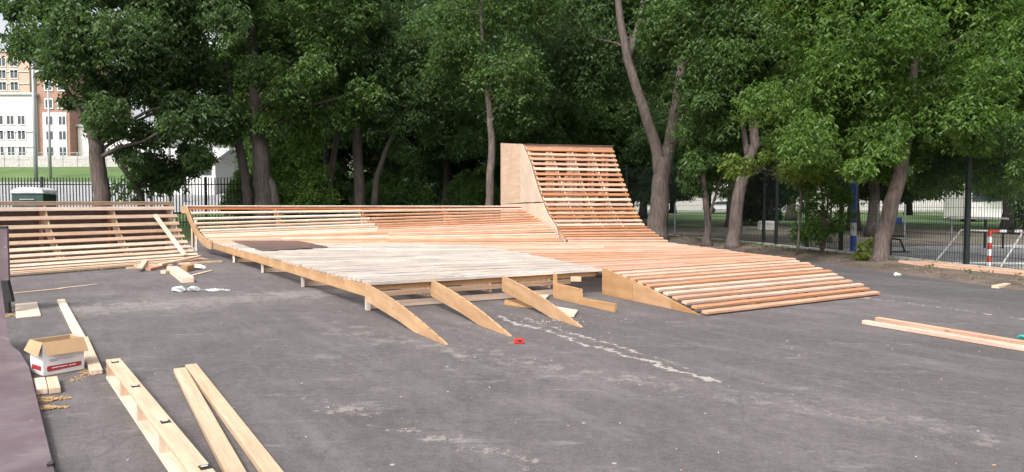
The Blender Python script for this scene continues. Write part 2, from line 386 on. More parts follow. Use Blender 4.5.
# ------------------------------------------------------------------ main ramp
ramp_o = thing('skate_ramp', (-2.05, 10.24, 0), 'large unfinished wooden skate ramp with slatted deck, low quarter pipe and tall bank', 'skate ramp')
V = Vector
Z0 = .42
def jit(a=.004): return random.uniform(-a, a)
DL0, DL1 = V((-2.05, 10.24, Z0)), V((-8.75, 21.1, Z0))
DR0, DR1 = V((5.62, 14.75, Z0)), V((4.65, 21.3, .37))
def rowpt(t, s):
    return DL0.lerp(DL1, t).lerp(DR0.lerp(DR1, t), s)
def seam(t): return float(np.interp(t, [0, .25, .5, .8, .92, 1], [.463, .5, .526, .53, .42, .15]))
NR = 60; TH = .045
mbA, mbB = MB(), MB(); mbC = MB()
for i in range(NR+1):
    t = i/NR; m = seam(t)+random.uniform(-.004, .004)
    nrm = (rowpt(min(1, t+.01), .5)-rowpt(t-.01, .5))
    dz = V((0, 0, -TH/2+jit(.003)))
    a, b_, c = rowpt(t, 0), rowpt(t, m), rowpt(t, 1)
    sg = [0, random.uniform(.3, .6)]
    k1 = a.lerp(b_, sg[1])
    mb1 = mbA if t < .9 else mbC
    dz = dz+V((0, 0, random.choice((0, 0, .006, -.018, .012, -.008))))
    mb1.box(a+dz, k1+dz+V((0, 0, jit(.003))), .098, TH, nrm)
    k1b = k1+(b_-k1).normalized()*.006
    mb1.box(k1b+dz, b_+dz, .098, TH, nrm)
    wr = .098 if t < .3 else .085
    k2 = b_.lerp(c, random.uniform(.35, .65)); e = (c-b_).normalized()
    dz2 = dz+V((0, 0, jit(.004)))
    (mbB if random.random() < .75 else mbC).box(b_+e*.006+dz2, k2+dz2, wr, TH, nrm)
    (mbB if random.random() < .75 else mbC).box(k2+e*.006+dz2, c+e*(.05+jit(.06))+dz2, wr, TH, nrm)
mbA.build('deck_boards', 'pine_pale', ramp_o)['label'] = 'pale greyish deck boards'
mbB.build('deck_boards', 'pine_orange', ramp_o)['label'] = 'orange deck boards'
mbC.build('deck_boards', 'pine', ramp_o)['label'] = 'yellowish deck boards'
# front right ramp slats
fl0, fl1 = V((1.55, 12.2, .44)), V((2.66, 9.86, .045)); fr0, fr1 = V((5.62, 14.75, .44)), V((6.13, 12.05, .045))
nf = 12
for i in range(1, nf+1):
    t = i/nf; bow = .03*math.sin(math.pi*t)
    a, b_ = fl0.lerp(fl1, t)+V((0, 0, bow)), fr0.lerp(fr1, t)+V((0, 0, bow))
    e = (b_-a).normalized()
    MB().box(a-e*.02, b_+e*random.uniform(-.02, .12), .10, .038, (fl1-fl0)).build('slat', 'pine_orange', ramp_o, bevel=.004)
    
# back quarter pipe slats
G, CPL, QR, CPR = DL1, V((-10.72, 23.9, 1.42)), V((1.65, 21.45, Z0)), V((.42, 24.75, 1.42))
def qprof(r): R_ = 4.15; return Z0 + (R_-math.sqrt(R_*R_-(2.72*r)**2))*1.0
def qpt(r, s):
    p = G.lerp(CPL, r).lerp(QR.lerp(CPR, r), s)
    zr = float(np.interp(r, [0, .1, .2, .5, .75, 1], [.42, .55, .76, 1.03, 1.23, 1.42])); w_ = s
    p.z = qprof(r)*(1-w_)+zr*w_; return p
qs = [.0, .03, .06, .09, .125, .16, .195, .235, .28, .33, .39, .455, .53, .615, .705, .80, .90]
def bent(r, s0, s1, k, mat):
    m = MB(); P = [qpt(r, s0+(s1-s0)*j/k) for j in range(k+1)]
    for j in range(k):
        sv = BID[0]; tan = qpt(r+.02, s0+(s1-s0)*(j+.5)/k)-qpt(r-.0, s0+(s1-s0)*(j+.5)/k)
        if j: BID[0] = sv-1
        m.box(P[j], P[j+1], .085, .045, tan)
    m.build('slat', mat, ramp_o)
for i, r in enumerate(qs):
    low = r < .3
    if low and i % 3 == 1:                      # only the flared right end needs the extra low boards
        bent(r, .2, .985, 1, 'pine_orange'); continue
    sp_ = .5+random.uniform(-.012, .012)
    bent(r, 0, sp_-.002, 1, 'pine' if r > .25 else 'pine_orange')
    bent(r, sp_, .985, 1, 'pine_orange')
MB().box(qpt(1, -.012)+V((0, .07, .02)), qpt(1, .99)+V((0, .07, .02)), .16, .035, (0, 1, 0)).build('coping_board', 'pine_pale', ramp_o)
MB().box(qpt(1, -.01)+V((0, .05, -.05)), qpt(1, .99)+V((0, .05, -.05)), .045, .10, (0, 1, 0)).build('coping_beam', 'pine_red', ramp_o)
MB().box(qpt(1, -.01)+V((-.3, 1.2, .0)), qpt(1, .99)+V((0, 1.0, .0)), .10, .05, (0, 1, 0)).build('platform_rail', 'pine', ramp_o)
def rib(path, depth, th, ground=False):
    """curved stringer under a path of points"""
    lo = []
    for i, p in enumerate(path):
        tn = (path[min(i+1, len(path)-1)]-path[max(i-1, 0)]); hl = math.hypot(tn.x, tn.y); L = math.hypot(hl, tn.z)
        d = V((tn.x/hl*tn.z/L, tn.y/hl*tn.z/L, -hl/L))*depth
        q = p+d; lo.append(V((q.x, q.y, max(q.z, 0.003))))
    tn = path[-1]-path[0]; n = V((-tn.y, tn.x, 0)).normalized()*th
    m = MB()
    sv = None
    for i in range(len(path)-1):
        if i % 6: BID[0] = sv-1
        m.prism([path[i], path[i+1], lo[i+1], lo[i]], n); sv = BID[0]
    return m
# left outer stringer : deck part and curved part as one plywood band in sheets
off = V((0, 0, -TH))
pth = [rowpt(t, 0)+V((0, 0, -.012)) for t in np.linspace(0, 1, 14)]
sd = V((-.045, -.02, 0))
rib([p+V((.012, .006, -.036)) for p in pth], .165, .03).build('stringer', 'ply', ramp_o)
cur = [qpt(r, 0)+sd+V((0, 0, .01)) for r in np.linspace(0, 1, 14)]
cur.append(cur[-1]+V((-.32, .35, .0)))
rib(cur, .24, .03).build('stringer', 'ply', ramp_o)
for s in (.25, .5, .75, .98):
    rib([qpt(r, s)+V((0, 0, -.04)) for r in np.linspace(0, 1, 10)], .2, .02).build('stringer', 'pine_red', ramp_o)
for s in (0, .25, .5, .75, .97):
    p = qpt(1, s)+V((.05, .12, 0)); MB().box((p.x, p.y, 0), (p.x, p.y, 1.36), .05, .1, (1, 0, 0)).build('post', 'pine', ramp_o)
p = qpt(.72, 0); MB().box((p.x+.02, p.y, 0), (p.x+.02, p.y, 1.0), .07, .07, (1, 0, 0)).build('post', 'pine_pale', ramp_o)
# front stringers
def notched(p0, p1, z0, th=.03, depth=.23, label=None):
    p0 = V((p0[0], p0[1], 0)); p1 = V((p1[0], p1[1], 0)); a = p1-p0; L = a.length; a.normalize(); n = V((-a.y, a.x, 0))*th
    top = []; k = 12
    for i in range(k):
        t0, t1 = i/k, (i+.82)/k
        f = lambda t: z0*(1-t)+.07*math.sin(math.pi*t)*z0*2 + .012
        top += [(t0*L, f(t0)), (t1*L, f(t1)), (t1*L+.004, f(t1)-.022*(i < k-1))]
    top.append((L, .006))
    bot = [(L*.985, .002), (L*.66, .002), (L*.46, max(.002, z0*.53+.06*z0-depth*.72)), (0, z0-depth)]
    P = [p0+a*x+V((0, 0, z)) for x, z in top+bot]
    # triangulated fan strip to keep the polygon simple
    m = MB(); m.prism(P, n); o = m.build('stringer', 'ply', ramp_o)
    return o
TA, TB, TC = at(446, 345.5), at(510, 337), at(581, 328)
notched((-2.09, 10.2), TA, .395); notched((-1.22, 10.72), TB, .395); notched((-.16, 11.3), TC, .395)
# cut stringer
a0, a1 = at(553, 298), at(614, 312.5); ax = (a1-a0).normalized(); n = V((-ax.y, ax.x, 0))*.035
P = [(0, .0), (1.74, .0), (1.76, .125), (.86, .105), (.84, .235), (.08, .25), (.07, .40), (0, .40)]
MB().prism([a0+ax*x+V((0, 0, z+.002)) for x, z in P], n).build('stringer', 'ply', ramp_o)['label'] = 'stringer cut in steps'
# right panel in two sheets
e0, e1 = at(602, 294.4), at(699, 315.3); ax = (e1-e0).normalized(); L = (e1-e0).length; n = V((-ax.y, ax.x, 0))*.03
top = lambda x: .45*(1-x/L)+.035*math.sin(math.pi*x/L)
for x0, x1 in ((0, .36*L), (.36*L+.008, .75*L), (.75*L+.006, L)):
    pts = [(x0, .004), (x1, .004)]+[(x, top(x)+.0) for x in np.linspace(x1, x0, 6)]
    MB().prism([e0+ax*x+V((0, 0, z)) for x, z in pts], n).build('side_panel', 'ply', ramp_o)
for fr in (.33, .66, .97):
    b0, b1 = fl0.lerp(fr0, fr), fl1.lerp(fr1, fr)
    notched((b0.x, b0.y), (b1.x, b1.y), .36)
# leg frames and rails
ud = (DR0-DL0).normalized(); ud.z = 0
vd = (DL1-DL0).normalized()
for k, v_ in enumerate((.12, 3.5, 6.7, 9.9)):
    p = DL0+vd*v_+ud*.03; t = v_/(DL1-DL0).length
    e = (rowpt(t, 1)-rowpt(t, 0)).normalized(); p.z = 0
    MB().box(p+V((0, 0, .003)), p+V((0, 0, .36)), .055, .09, e).build('post', 'pine_pale', ramp_o)
    for s in ((1.15, 2.2, 3.3) if k else ()):
        MB().box(p+e*s+V((0, 0, .003)), p+e*s+V((0, 0, .36)), .055, .09, e).build('post', 'pine', ramp_o)
    q = p+vd*.08+V((0, 0, .055)); MB().box(q, q+e*(3.6 if k == 0 else 7), .05, .09, vd).build('rail', 'pine', ramp_o)
    if k == 0:
        q = p+vd*.08+V((0, 0, .215)); MB().box(q+e*.05, q+e*3.6, .05, .07, vd).build('rail', 'pine', ramp_o)
q = DL0+V((0, 0, -.085)); MB().box(q+ud*.02+vd*.03, q+ud*4.05+vd*.03, .045, .075, vd).build('edge_beam', 'ply', ramp_o)
for s in (.115, .235, .36, .6, .8):
    rib([rowpt(t, s)+V((0, 0, -.05)) for t in np.linspace(.015, 1, 5)], .24, .03).build('joist', 'ply_pink', ramp_o)
rib([rowpt(t, .999)+V((0, 0, -.05)) for t in np.linspace(0, 1, 5)], .3, .03).build('joist', 'ply', ramp_o)
# tall bank
PL0 = V((1.67, 21.4, 0)); PV = V((-.328, .945, 0)); LS = 3.81
RZ = ([.37, .58, .84, 1.45, 2.45, 2.95, 3.56], [0, .2, .4, .6, .8, .9, 1])
LZ = ([.40, .80, 1.22, 1.94, 2.90, 3.56], [0, .2, .4, .6, .8, 1])
def tl(z): r = float(np.interp(z, *LZ)); return V((PL0.x+PV.x*r*LS, PL0.y+PV.y*r*LS, z))
def tr_(z): r = float(np.interp(z, *RZ)); return V((4.65-1.1*r, 21.3+4.5*r, z))
zz = []; z = .41
while z < 3.5:
    zz.append(z); g = (tr_(z+.02)-tr_(z)).length/.02; gl = (tl(z+.02)-tl(z)).length/.02; z += max(.05, .232/((g+gl)/2))
for i, z in enumerate(zz):
    a, b_ = tl(z), tr_(z); tan = (tl(z+.03)+tr_(z+.03)-a-b_)
    e = (b_-a).normalized()
    if i % 3 == 0: m = a.lerp(b_, .62); 
    MB().box(a, b_+e*.04, .11, .045, tan).build('slat', 'pine_tan' if i % 3 else 'pine_orange', ramp_o)
at_, bt = tl(3.56), tr_(3.56)
MB().box(at_+V((-.02, .1, .02)), bt+V((.05, .1, .02)), .3, .02, (0, 1, 0)).build('platform_edge', 'film', ramp_o)
MB().box(at_+V((-.02, .02, -.06)), bt+V((.03, .02, -.06)), .05, .12, (0, 1, 0)).build('coping_beam', 'pine_orange', ramp_o)
for s in (.02, .28, .52, .76, .995):
    path = [tl(z).lerp(tr_(z), s)+V((0, 0, -.03)) for z in np.linspace(.5, 3.5, 14)]
    rib(path, .22 if s < .99 else .14, .03).build('stringer', 'ply_pink' if s < .99 else 'ply', ramp_o)
for s in (.1, .3, .34, .55, .6, .8, .97):
    for dy in (.3, .95):
        p = at_.lerp(bt, s)+V((-.1*dy, dy, 0)); MB().box((p.x, p.y, .003), (p.x, p.y, 3.45), .09, .05, (1, 0, 0)).build('stud', 'pine_tan' if dy > .5 else 'pine_orange', ramp_o)
for z in (.5, 1.2, 1.9, 2.6, 3.3):
    MB().box(at_+V((0, 1.36, z-3.56)), bt+V((-.1, 1.36, z-3.56)), .05, .1, (0, 1, 0)).build('rail', 'pine_red', ramp_o)
def seg(s0, z0, s1, z1, dy=.32):
    p, q = at_.lerp(bt, s0)+V((0, dy, z0-3.56)), at_.lerp(bt, s1)+V((0, dy, z1-3.56)); MB().box(p, q, .045, .1, (0, 1, 0)).build('brace', 'pine_orange', ramp_o)
seg(.3, 1.4, .55, 2.9); seg(.55, 2.4, .35, 1.9, .36); seg(.6, .8, .95, 2.2); seg(.1, .8, .3, 2.4, .37)
q0 = at_.lerp(bt, .52)+V((0, .42, -2.75)); 
MB().box(q0, q0+V((0, .02, 1.2)), 1.0, .02, (1, .3, 0)).build('inner_panel', 'ply_pink', ramp_o)
def sidep(pts, mat, lab, th=.02):
    P = [PL0+PV*s+V((0, 0, z)) for s, z in pts]; n = V((-PV.y, PV.x, 0))*th
    MB().prism([p+V((-.06, -.02, 0)) for p in P], n).build('side_panel', mat, ramp_o)['label'] = lab
def ls(z): return float(np.interp(z, *LZ))*LS
sb = 6.15; sm = LS+.16
sidep([(sm, 1.56), (sb, 1.50), (sb, 3.80), (sm, 3.60)], 'ply_pink', 'pinkish plywood side panel')
sidep([(ls(z), z+.03) for z in np.linspace(1.56, 3.56, 9)]+[(ls(3.56)+.02, 3.575), (sm-.008, 3.60), (sm-.008, 1.565)], 'ply_pale', 'pale plywood side panel')
sidep([(.2, .02), (sb, .02), (sb, 1.497), (ls(1.55), 1.556)]+[(ls(z), z+.02) for z in np.linspace(1.5, .80, 7)], 'ply_pink', 'yellowish plywood lower side panel')
# ------------------------------------------------------------------ sheet on the deck
c = [at(230, 240.8, Z0), at(285, 238.6, Z0), at(328, 247.6, Z0), at(263, 251.8, Z0)]
def lerp2(a, b, t): return a.lerp(b, t)
m = MB(); m.prism([p+V((0, 0, .006)) for p in c], (0, 0, .018)); o = m.build('plywood_sheet', 'film', origin=c[0]); tag(o, 'dark brown film faced plywood sheet lying on the pale deck boards', 'plywood')
# ------------------------------------------------------------------ left quarter pipe
QD = V((-.52, -.854, 0)); QB = V((-8.05, 19.0, 0)); QN = V((-1.22, .62, 0))
lq = thing('quarter_pipe', QB, 'unfinished slatted wooden quarter pipe left of the large ramp', 'quarter pipe')
HQ, LQ, RUN = 1.50, 9.2, 1.37
def lpt(r, s):   # r 0..1 up the curve
    ang = r*R(66); Rr = HQ/(1-math.cos(R(66))); k = math.sin(ang)/math.sin(R(66))
    p = QB+QD*s+QN*k; p.z = .05+Rr*(1-math.cos(ang)); return p
nq = 12
for i in range(nq):
    r = (i+.35)/nq; tan = lpt(r+.02, 0)-lpt(r-.02, 0)
    a, b_ = lpt(r, -.06-.0*i), lpt(r, LQ)
    mid = lpt(r, 4.3+random.uniform(-.01, .01))
    MB().box(a+V((0, 0, jit(.006))), mid, .088, .042, tan).build('slat', 'pine' if i % 3 else 'pine_cream', lq)
    MB().box(mid+QD*.006, b_+V((0, 0, jit(.006))), .088, .042, tan).build('slat', 'pine', lq)
for s in (.02, 1.6, 3.2, 4.8, 6.4, 8.0):
    rib([lpt(r, s)+V((0, 0, -.03)) for r in np.linspace(0, 1, 12)], .2, .03).build('stringer', 'ply_pale' if s < .1 else 'pine', lq)
    p = lpt(1, s)+V((-.15, .05, 0)); MB().box((p.x, p.y, 0), (p.x, p.y, 1.5), .05, .09, QD).build('post', 'pine_red', lq)
p0, p1 = lpt(1, -.05), lpt(1, LQ)
MB().box(p0+V((-.12, .06, .03)), p1+V((-.12, .06, .03)), .34, .022, QN).build('platform_board', 'ply_pale', lq)
MB().box(p0+V((-.02, .01, -.02)), p1+V((-.02, .01, -.02)), .04, .07, QN).build('coping_beam', 'pine', lq)
MB().box(p0+V((-.22, .11, -.75)), p1+V((-.22, .11, -.75)), .02, 1.3, QN).build('back_panel', 'film', lq)
MB().box(V((QB.x, QB.y, .03))+QD*-.1+QN*.25, V((QB.x, QB.y, .03))+QD*LQ+QN*.25, .09, .05, QN).build('rail', 'pine_red', lq)
# plank leaning on the slats
o = MB().box(lpt(.22, .42)+V((.05, -.03, .06)), lpt(.86, .62)+V((.06, -.03, .05)), .12, .03, QD).build('plank', 'pine_cream', origin=lpt(.22, .42)); tag(o, 'short pale plank leaning on the slats of the left quarter pipe', 'plank')
# ------------------------------------------------------------------ near brown ramp
nr = thing('ramp_module', (-4.5, 6, 0), 'violet brown film faced ramp module at the left edge near the camera', 'ramp')
prof = [at(66, 520, .03), at(47, 440, .06), at(29, 367, .09), at(20, 352, .12), atd(10, 344, 7.1), atd(6, 320, 7.28), atd(2, 290, 7.38), atd(-3, 250, 7.43)]
m = MB(); w = V((-2.4, -1.9, 0))
for i in range(len(prof)-1):
    a, b_ = prof[i], prof[i+1]; m.prism([a, b_, b_+w, a+w], (0, 0, -.015) if i < 3 else (-.012, .012, -.003))
m.build('riding_surface', 'film_violet', nr)
m = MB()
for i in range(len(prof)-1):
    a, b_ = prof[i]+V((-.004, 0, -.02)), prof[i+1]+V((-.004, 0, -.02)); m.prism([a, b_, V((b_.x, b_.y, .002)), V((a.x, a.y, .002))], (-.02, -.015, 0))
m.build('side_panel', 'film', nr)
for px, py in ((27, 374), (52, 466)):
    p = at(px, py, .05); MB().box(p+V((-.03, 0, 0)), p+V((.006, .02, 0)), .03, .045, (0, 1, 0)).build('corner_fitting', 'black', nr, bevel=.01)
# brown panel on black legs
q = at(10, 313); bx = thing('panel_stand', q, 'mauve panel held on black splayed legs at the left edge', 'stand')
zt = 1.20; y = q.y
MB().box(V((q.x-.75, y, .83)), V((q.x-.02, y+.04, .83)), .04, .74, (0, 1, 0)).build('panel', 'film_violet', bx)
MB().box(V((q.x-.73, y+.02, 1.21)), V((q.x-.03, y+.04, 1.21)), .06, .03, (0, 1, 0)).build('top_edge', 'black', bx)
for xo in (0, -.5):
    MB().prism([V((q.x+xo-.2, y-.02, .46)), V((q.x+xo-.01, y-.02, .46)), V((q.x+xo+.05, y-.02, .16)), V((q.x+xo-.01, y-.02, .15)), V((q.x+xo+.0, y-.02, 0)), V((q.x+xo-.12, y-.02, 0))], (0, .06, 0)).build('leg', 'black', bx)
# ------------------------------------------------------------------ lumber and loose items
def board(name, a, b, w, t, mat, label, cat, group=None, z=0, extra=None):
    a, b = V(a), V(b); zc = z+t/2+.003
    a.z = zc; b.z = zc
    o = MB().box(a, b, w, t).build(name, mat, origin=(a.x, a.y, 0), bevel=.004); return tag(o, label, cat, group)
def ext(a, b, k): return a+(b-a)*k
a, b_ = at(180, 373), at(232, 472); board('timber_plank', a, ext(a, b_, 1.25), .105, .045, 'pine_cream', 'pale plank left one of the pair in front near the camera', 'plank', 'timber planks on the asphalt')
a, b_ = at(191, 369), at(268, 472); board('timber_plank', a, ext(a, b_, 1.25), .10, .045, 'pine_cream', 'yellow plank right one of the pair in front near the camera', 'plank', 'timber planks on the asphalt')
a, b_ = at(61, 302), at(86, 351); board('timber_plank', a, b_, .10, .04, 'pine_cream', 'pale plank lying behind the open cardboard box', 'plank', 'timber planks on the asphalt')
a, b_ = at(83, 341), at(96.5, 375); board('timber_plank', a, b_, .10, .045, 'pine', 'short plank with reddish end beside the cardboard box', 'plank', 'timber planks on the asphalt', z=.0)
a, b_ = at(864, 324), at(1024, 351); board('timber_plank', a, ext(a, b_, 1.9), .09, .05, 'pine_orange', 'nearer of the two long timbers at right on the asphalt', 'plank', 'timber planks on the asphalt')
a, b_ = at(877, 321), at(1024, 346); board('timber_plank', a, ext(a, b_, 1.8), .085, .05, 'pine_orange', 'farther of the two long timbers at right on the asphalt', 'plank', 'timber planks on the asphalt')
a, b_ = at(900, 267), at(1024, 280); board('timber_plank', a, ext(a, b_, 1.2), .12, .10, 'pine_orange', 'long timber on the soil in front of the mesh fence', 'plank', 'timbers by the mesh fence', z=.06)
a, b_ = at(925, 268.5), at(1024, 279.5); board('timber_plank', a+V((.0, .2, 0)), ext(a, b_, 1.2)+V((.15, .1, 0)), .1, .09, 'pine', 'pale timber lying just behind the long one by the mesh fence', 'plank', 'timbers by the mesh fence', z=.08)
a, b_ = at(995, 288.5), at(1012, 285); board('wood_offcut', a, b_, .12, .05, 'pine_cream', 'pale short offcut near the soil edge at right', 'offcut')
a, b_ = at(15, 293.5), at(62, 289); board('wood_strip', a, b_, .06, .012, 'pine_cream', 'thin pale strip on the ground before the left quarter pipe', 'wood strip')
a, b_ = at(58, 289), at(97, 284.5); board('wood_strip', a, b_, .05, .012, 'pine_cream', 'thin strip continuing the other towards the pile of offcuts', 'wood strip')
c = [at(15, 305), at(37, 303), at(41, 316.5), at(16, 319)]
o = MB().prism([p+V((0, 0, .004)) for p in c], (0, 0, .012)).build('board_sheet', 'ply_pale', origin=c[0]); tag(o, 'small greyish square board lying flat near the left edge', 'board')
# box beam
bb = thing('box_beam', at(109, 384), 'open sided timber box beam with black marks at front left', 'beam')
s0, s1 = at(113, 360, .165), at(201, 472, .165); ax = (s1-s0).normalized(); s1 = s1+ax*1.1; sd_ = V((-ax.y, ax.x, 0))   # sd_ points left-ish/right
if sd_.x > 0: sd_ = -sd_
W_ = .112
MB().box(s0, s1, W_, .022, sd_).build('top_board', 'pine_cream', bb, bevel=.002)
MB().box(s0+V((0, 0, -.146)), s1+V((0, 0, -.146)), W_, .022, sd_).build('bottom_board', 'pine_cream', bb)
MB().box(s0+V((0, 0, -.073))-sd_*(W_/2-.012), s1+V((0, 0, -.073))-sd_*(W_/2-.012),   .02, .122, sd_).build('back_board', 'pine', bb)
L = (s1-s0).length; k = 0
while k < L:
    p = s0+ax*(k+.012)+sd_*.01+V((0, 0, -.073)); MB().box(p-ax*.011, p+ax*.011, W_-.03, .122, sd_).build('divider', 'pine', bb); k += .8
for py_, px_ in ((362, 114), (386, 134.5), (421.5, 164.5), (467, 204)):
    p = at(px_+1, py_, .178); m = MB().box(p-ax*.035, p+ax*.035, .055, .002, sd_).build('black_mark', 'black', bb)
    MB().box(p-ax*.02+V((0, 0, .002)), p-ax*.008+V((0, 0, .002)), .035, .0015, sd_).build('pale_line', 'paper', m)
# cardboard box
f0, f1 = at(43.4, 376.8), at(84.4, 369.6); ux = (f1-f0).normalized(); uy = V((-ux.y, ux.x, 0)); wB, dB, hB, tB = (f1-f0).length, .27, .30, .006
cb = thing('cardboard_box', f0, 'open white and brown cardboard box with red stripe', 'box')
K = lambda x, y_, z: f0+ux*x+uy*y_+V((0, 0, z+.003))
m = MB(); m.prism([K(0, 0, 0), K(wB, 0, 0), K(wB, dB, 0), K(0, dB, 0)], (0, 0, tB)); m.build('bottom', 'carton', cb)
for q in ([K(0, 0, tB), K(wB, 0, tB), K(wB, 0, hB), K(0, 0, hB)], uy), ([K(0, dB, tB), K(wB, dB, tB), K(wB, dB, hB), K(0, dB, hB)], -uy), ([K(0, 0.007, tB), K(0, dB-.007, tB), K(0, dB-.007, hB), K(0, 0.007, hB)], ux), ([K(wB, 0.007, tB), K(wB, dB-.007, tB), K(wB, dB-.007, hB), K(wB, 0.007, hB)], -ux):
    MB().prism(q[0], q[1]*tB).build('wall', 'carton_white', cb)
    MB().prism([p+q[1]*(tB+.001)+(V((0, 0, 0))) for p in q[0]], q[1]*.002).build('lining', 'carton', cb)
for pts, n in (([K(0, -.004, hB), K(wB, -.004, hB), K(wB+.015, -.06, hB-.12), K(.015, -.055, hB-.115)], (0, 0, .005)), ([K(0, 0, hB), K(0, dB, hB), K(-.05, dB+.0, hB-.09), K(-.045, -.01, hB-.12)], (0, 0, .005)),
               ([K(wB, 0, hB), K(wB, dB, hB), K(wB-.01, dB-.01, hB-.10), K(wB-.01, .01, hB-.10)], (0, 0, .004)), ([K(0, dB, hB), K(wB, dB, hB), K(wB-.01, dB+.05, hB-.08), K(.01, dB+.05, hB-.08)], (0, 0, .004))):
    MB().prism(pts, n).build('flap', 'carton', cb)
MB().prism([K(.03, -.002, .045), K(.04, -.002, .035), K(wB-.03, -.002, .045), K(wB-.025, -.002, .055), K(wB-.025, -.002, .085), K(.04, -.002, .085), K(.03, -.002, .075)], -uy*.001).build('red_stripe', 'carton_red', cb)
MB().prism([K(-.002, .04, .045), K(-.002, dB-.04, .045), K(-.002, dB-.04, .085), K(-.002, .04, .085)], -ux*.001).build('red_stripe', 'carton_red', cb)
def textobj(s, size, loc, xdir, ydir, mat, parent, name='lettering'):
    cu = bpy.data.curves.new(name, 'FONT'); cu.body = s; cu.size = size; cu.extrude = .0003
    to = bpy.data.objects.new(name, cu); C.objects.link(to)
    dg = bpy.context.evaluated_depsgraph_get(); me = bpy.data.meshes.new_from_object(to.evaluated_get(dg)); bpy.data.objects.remove(to)
    o = bpy.data.objects.new(name, me); C.objects.link(o); me.materials.clear(); me.materials.append(M[mat])
    x = V(xdir).normalized(); y_ = V(ydir).normalized(); zz_ = x.cross(y_)
    mt = Matrix((x, y_, zz_)).transposed().to_4x4(); mt.translation = V(loc)-world_loc(parent)
    o.parent = parent; o.matrix_local = mt; return o
# pale illegible print on the white face : a few thin strokes as in the photo
for x0, x1, z in ((.05, .16, .135), (.17, .25, .130), (.06, .12, .122)):
    MB().prism([K(x0, -.002, z), K(x1, -.002, z+.004), K(x1, -.002, z+.009), K(x0, -.002, z+.006)], -uy*.001).build('print', 'metal_grey', cb)
for x0, x1 in ((.07, .13), (.135, .20), (.21, .27)):
    MB().prism([K(x0, -.0035, .060), K(x1, -.0035, .062), K(x1, -.0035, .070), K(x0, -.0035, .068)], -uy*.001).build('print', 'paper', cb)
# offcut blocks near the camera
a, b_ = at(42, 395), at(39.5, 383.5); board('wood_block', a, b_, .082, .05, 'pine_cream', 'left one of two pale blocks beside the violet ramp', 'block', 'pale blocks below the cardboard box')
a, b_ = at(55, 394), at(52, 382.5); board('wood_block', a, b_, .082, .05, 'pine_cream', 'right one of two pale blocks beside the violet ramp', 'block', 'pale blocks below the cardboard box')
# sawdust
def pile(name, c, rx, ry, n, mat, label, cat, sz=.02, hgt=.015, kind='stuff'):
    m = MB()
    for _ in range(n):
        a = random.uniform(0, 6.28); r = math.sqrt(random.random())*(.6+.4*math.sin(3*a))
        p = V((c.x+rx*r*math.cos(a), c.y+ry*r*math.sin(a), .004+random.random()*hgt*(1-r*.7)))
        d = V((random.uniform(-1, 1), random.uniform(-1, 1), random.uniform(-.2, .2))).normalized()*sz*random.uniform(.4, 1.4)
        m.box(p, p+d, sz*.35, sz*.15)
    o = m.build(name, mat, origin=(c.x, c.y, 0)); o['label'] = label; o['category'] = cat; o['kind'] = kind; return o
pile('sawdust', at(50, 400), .17, .09, 420, 'sawdust', 'sawdust heap in front of the two pale blocks', 'sawdust')
pile('sawdust', at(48, 408.5), .16, .05, 260, 'sawdust', 'thin sawdust streak nearest the camera', 'sawdust')
pile('sawdust', at(93, 373), .2, .35, 420, 'sawdust', 'sawdust scattered round the plank with reddish end', 'sawdust', .015, .006)
pile('sawdust', at(9, 316), .22, .25, 300, 'sawdust', 'sawdust at the feet of the black legs', 'sawdust', .02)
pile('sawdust', at(215, 290.5), .28, .10, 240, 'paper', 'pale shavings on the asphalt near the ramp legs', 'shavings', .04, .02)
pile('sawdust', at(560, 322), 1.0, .4, 25, 'paper', 'pale chips along the scraped crack', 'shavings', .02, .004)
def debris():
    m = MB(); m2 = MB()
    for k in range(170):
        px, py = (random.uniform(10, 1000), random.uniform(262, 472)) if k % 2 else (random.gauss(160, 70), random.gauss(285, 16)) if k % 4 else (random.gauss(560, 70), random.gauss(322, 9))
        if py < 264: continue
        p = at(px, py, .004)
        if p.x < -2.6 and p.y < 4.5: continue
        q = p+V((random.uniform(-1, 1), random.uniform(-1, 1), random.uniform(0, .15))).normalized()*random.uniform(.004, .02)
        (m if k % 3 else m2).box(p, q, random.uniform(.003, .009), random.uniform(.003, .006))
    for mm, n_, mt, lb in ((m, 'grit', 'concrete', 'fine pale grit scattered over the asphalt'), (m2, 'wood_chips', 'sawdust', 'tiny wood chips scattered over the asphalt')):
        o = mm.build(n_, mt); o['label'] = lb; o['category'] = n_.replace('_', ' '); o['kind'] = 'stuff'
debris()
# offcut pile before the left quarter pipe
def offc(a, b, w, t, mat, lab, z=0, z2=None):
    a, b = at(*a), at(*b); a.z = z+t/2+.003; b.z = (z if z2 is None else z2)+t/2+.003
    o = MB().box(a, b, w, t).build('wood_offcut', mat, origin=(a.x, a.y, 0), bevel=.004); tag(o, lab, 'offcut', 'offcuts heaped before the left quarter pipe')
offc((128, 267.5), (190, 265), .11, .06, 'pine', 'long low offcut at the back of the offcut heap')
offc((172, 271), (188, 283), .22, .11, 'pine', 'thick block at the front of the offcut heap')
offc((163, 274), (185, 271), .13, .07, 'pine_cream', 'pale offcut just behind the thick block')
offc((184, 272), (193, 269.5), .15, .13, 'ply', 'orange brown end block right of the offcut heap')
offc((140, 272), (146, 264), .12, .03, 'pine_cream', 'small slanting offcut at the left of the heap', .07, .10)
offc((148, 271), (165, 267), .12, .06, 'pine_red', 'reddish offcut in the middle of the heap')
offc((136, 265), (176, 261.5), .14, .04, 'pine_cream', 'pale board laid across the top of the heap', .10, .16)
offc((176, 265), (222, 262.5), .10, .05, 'pine', 'offcut reaching right towards the big ramp')
offc((126, 269.5), (158, 268), .08, .05, 'pine', 'orange toned low offcut at the front left of the heap')
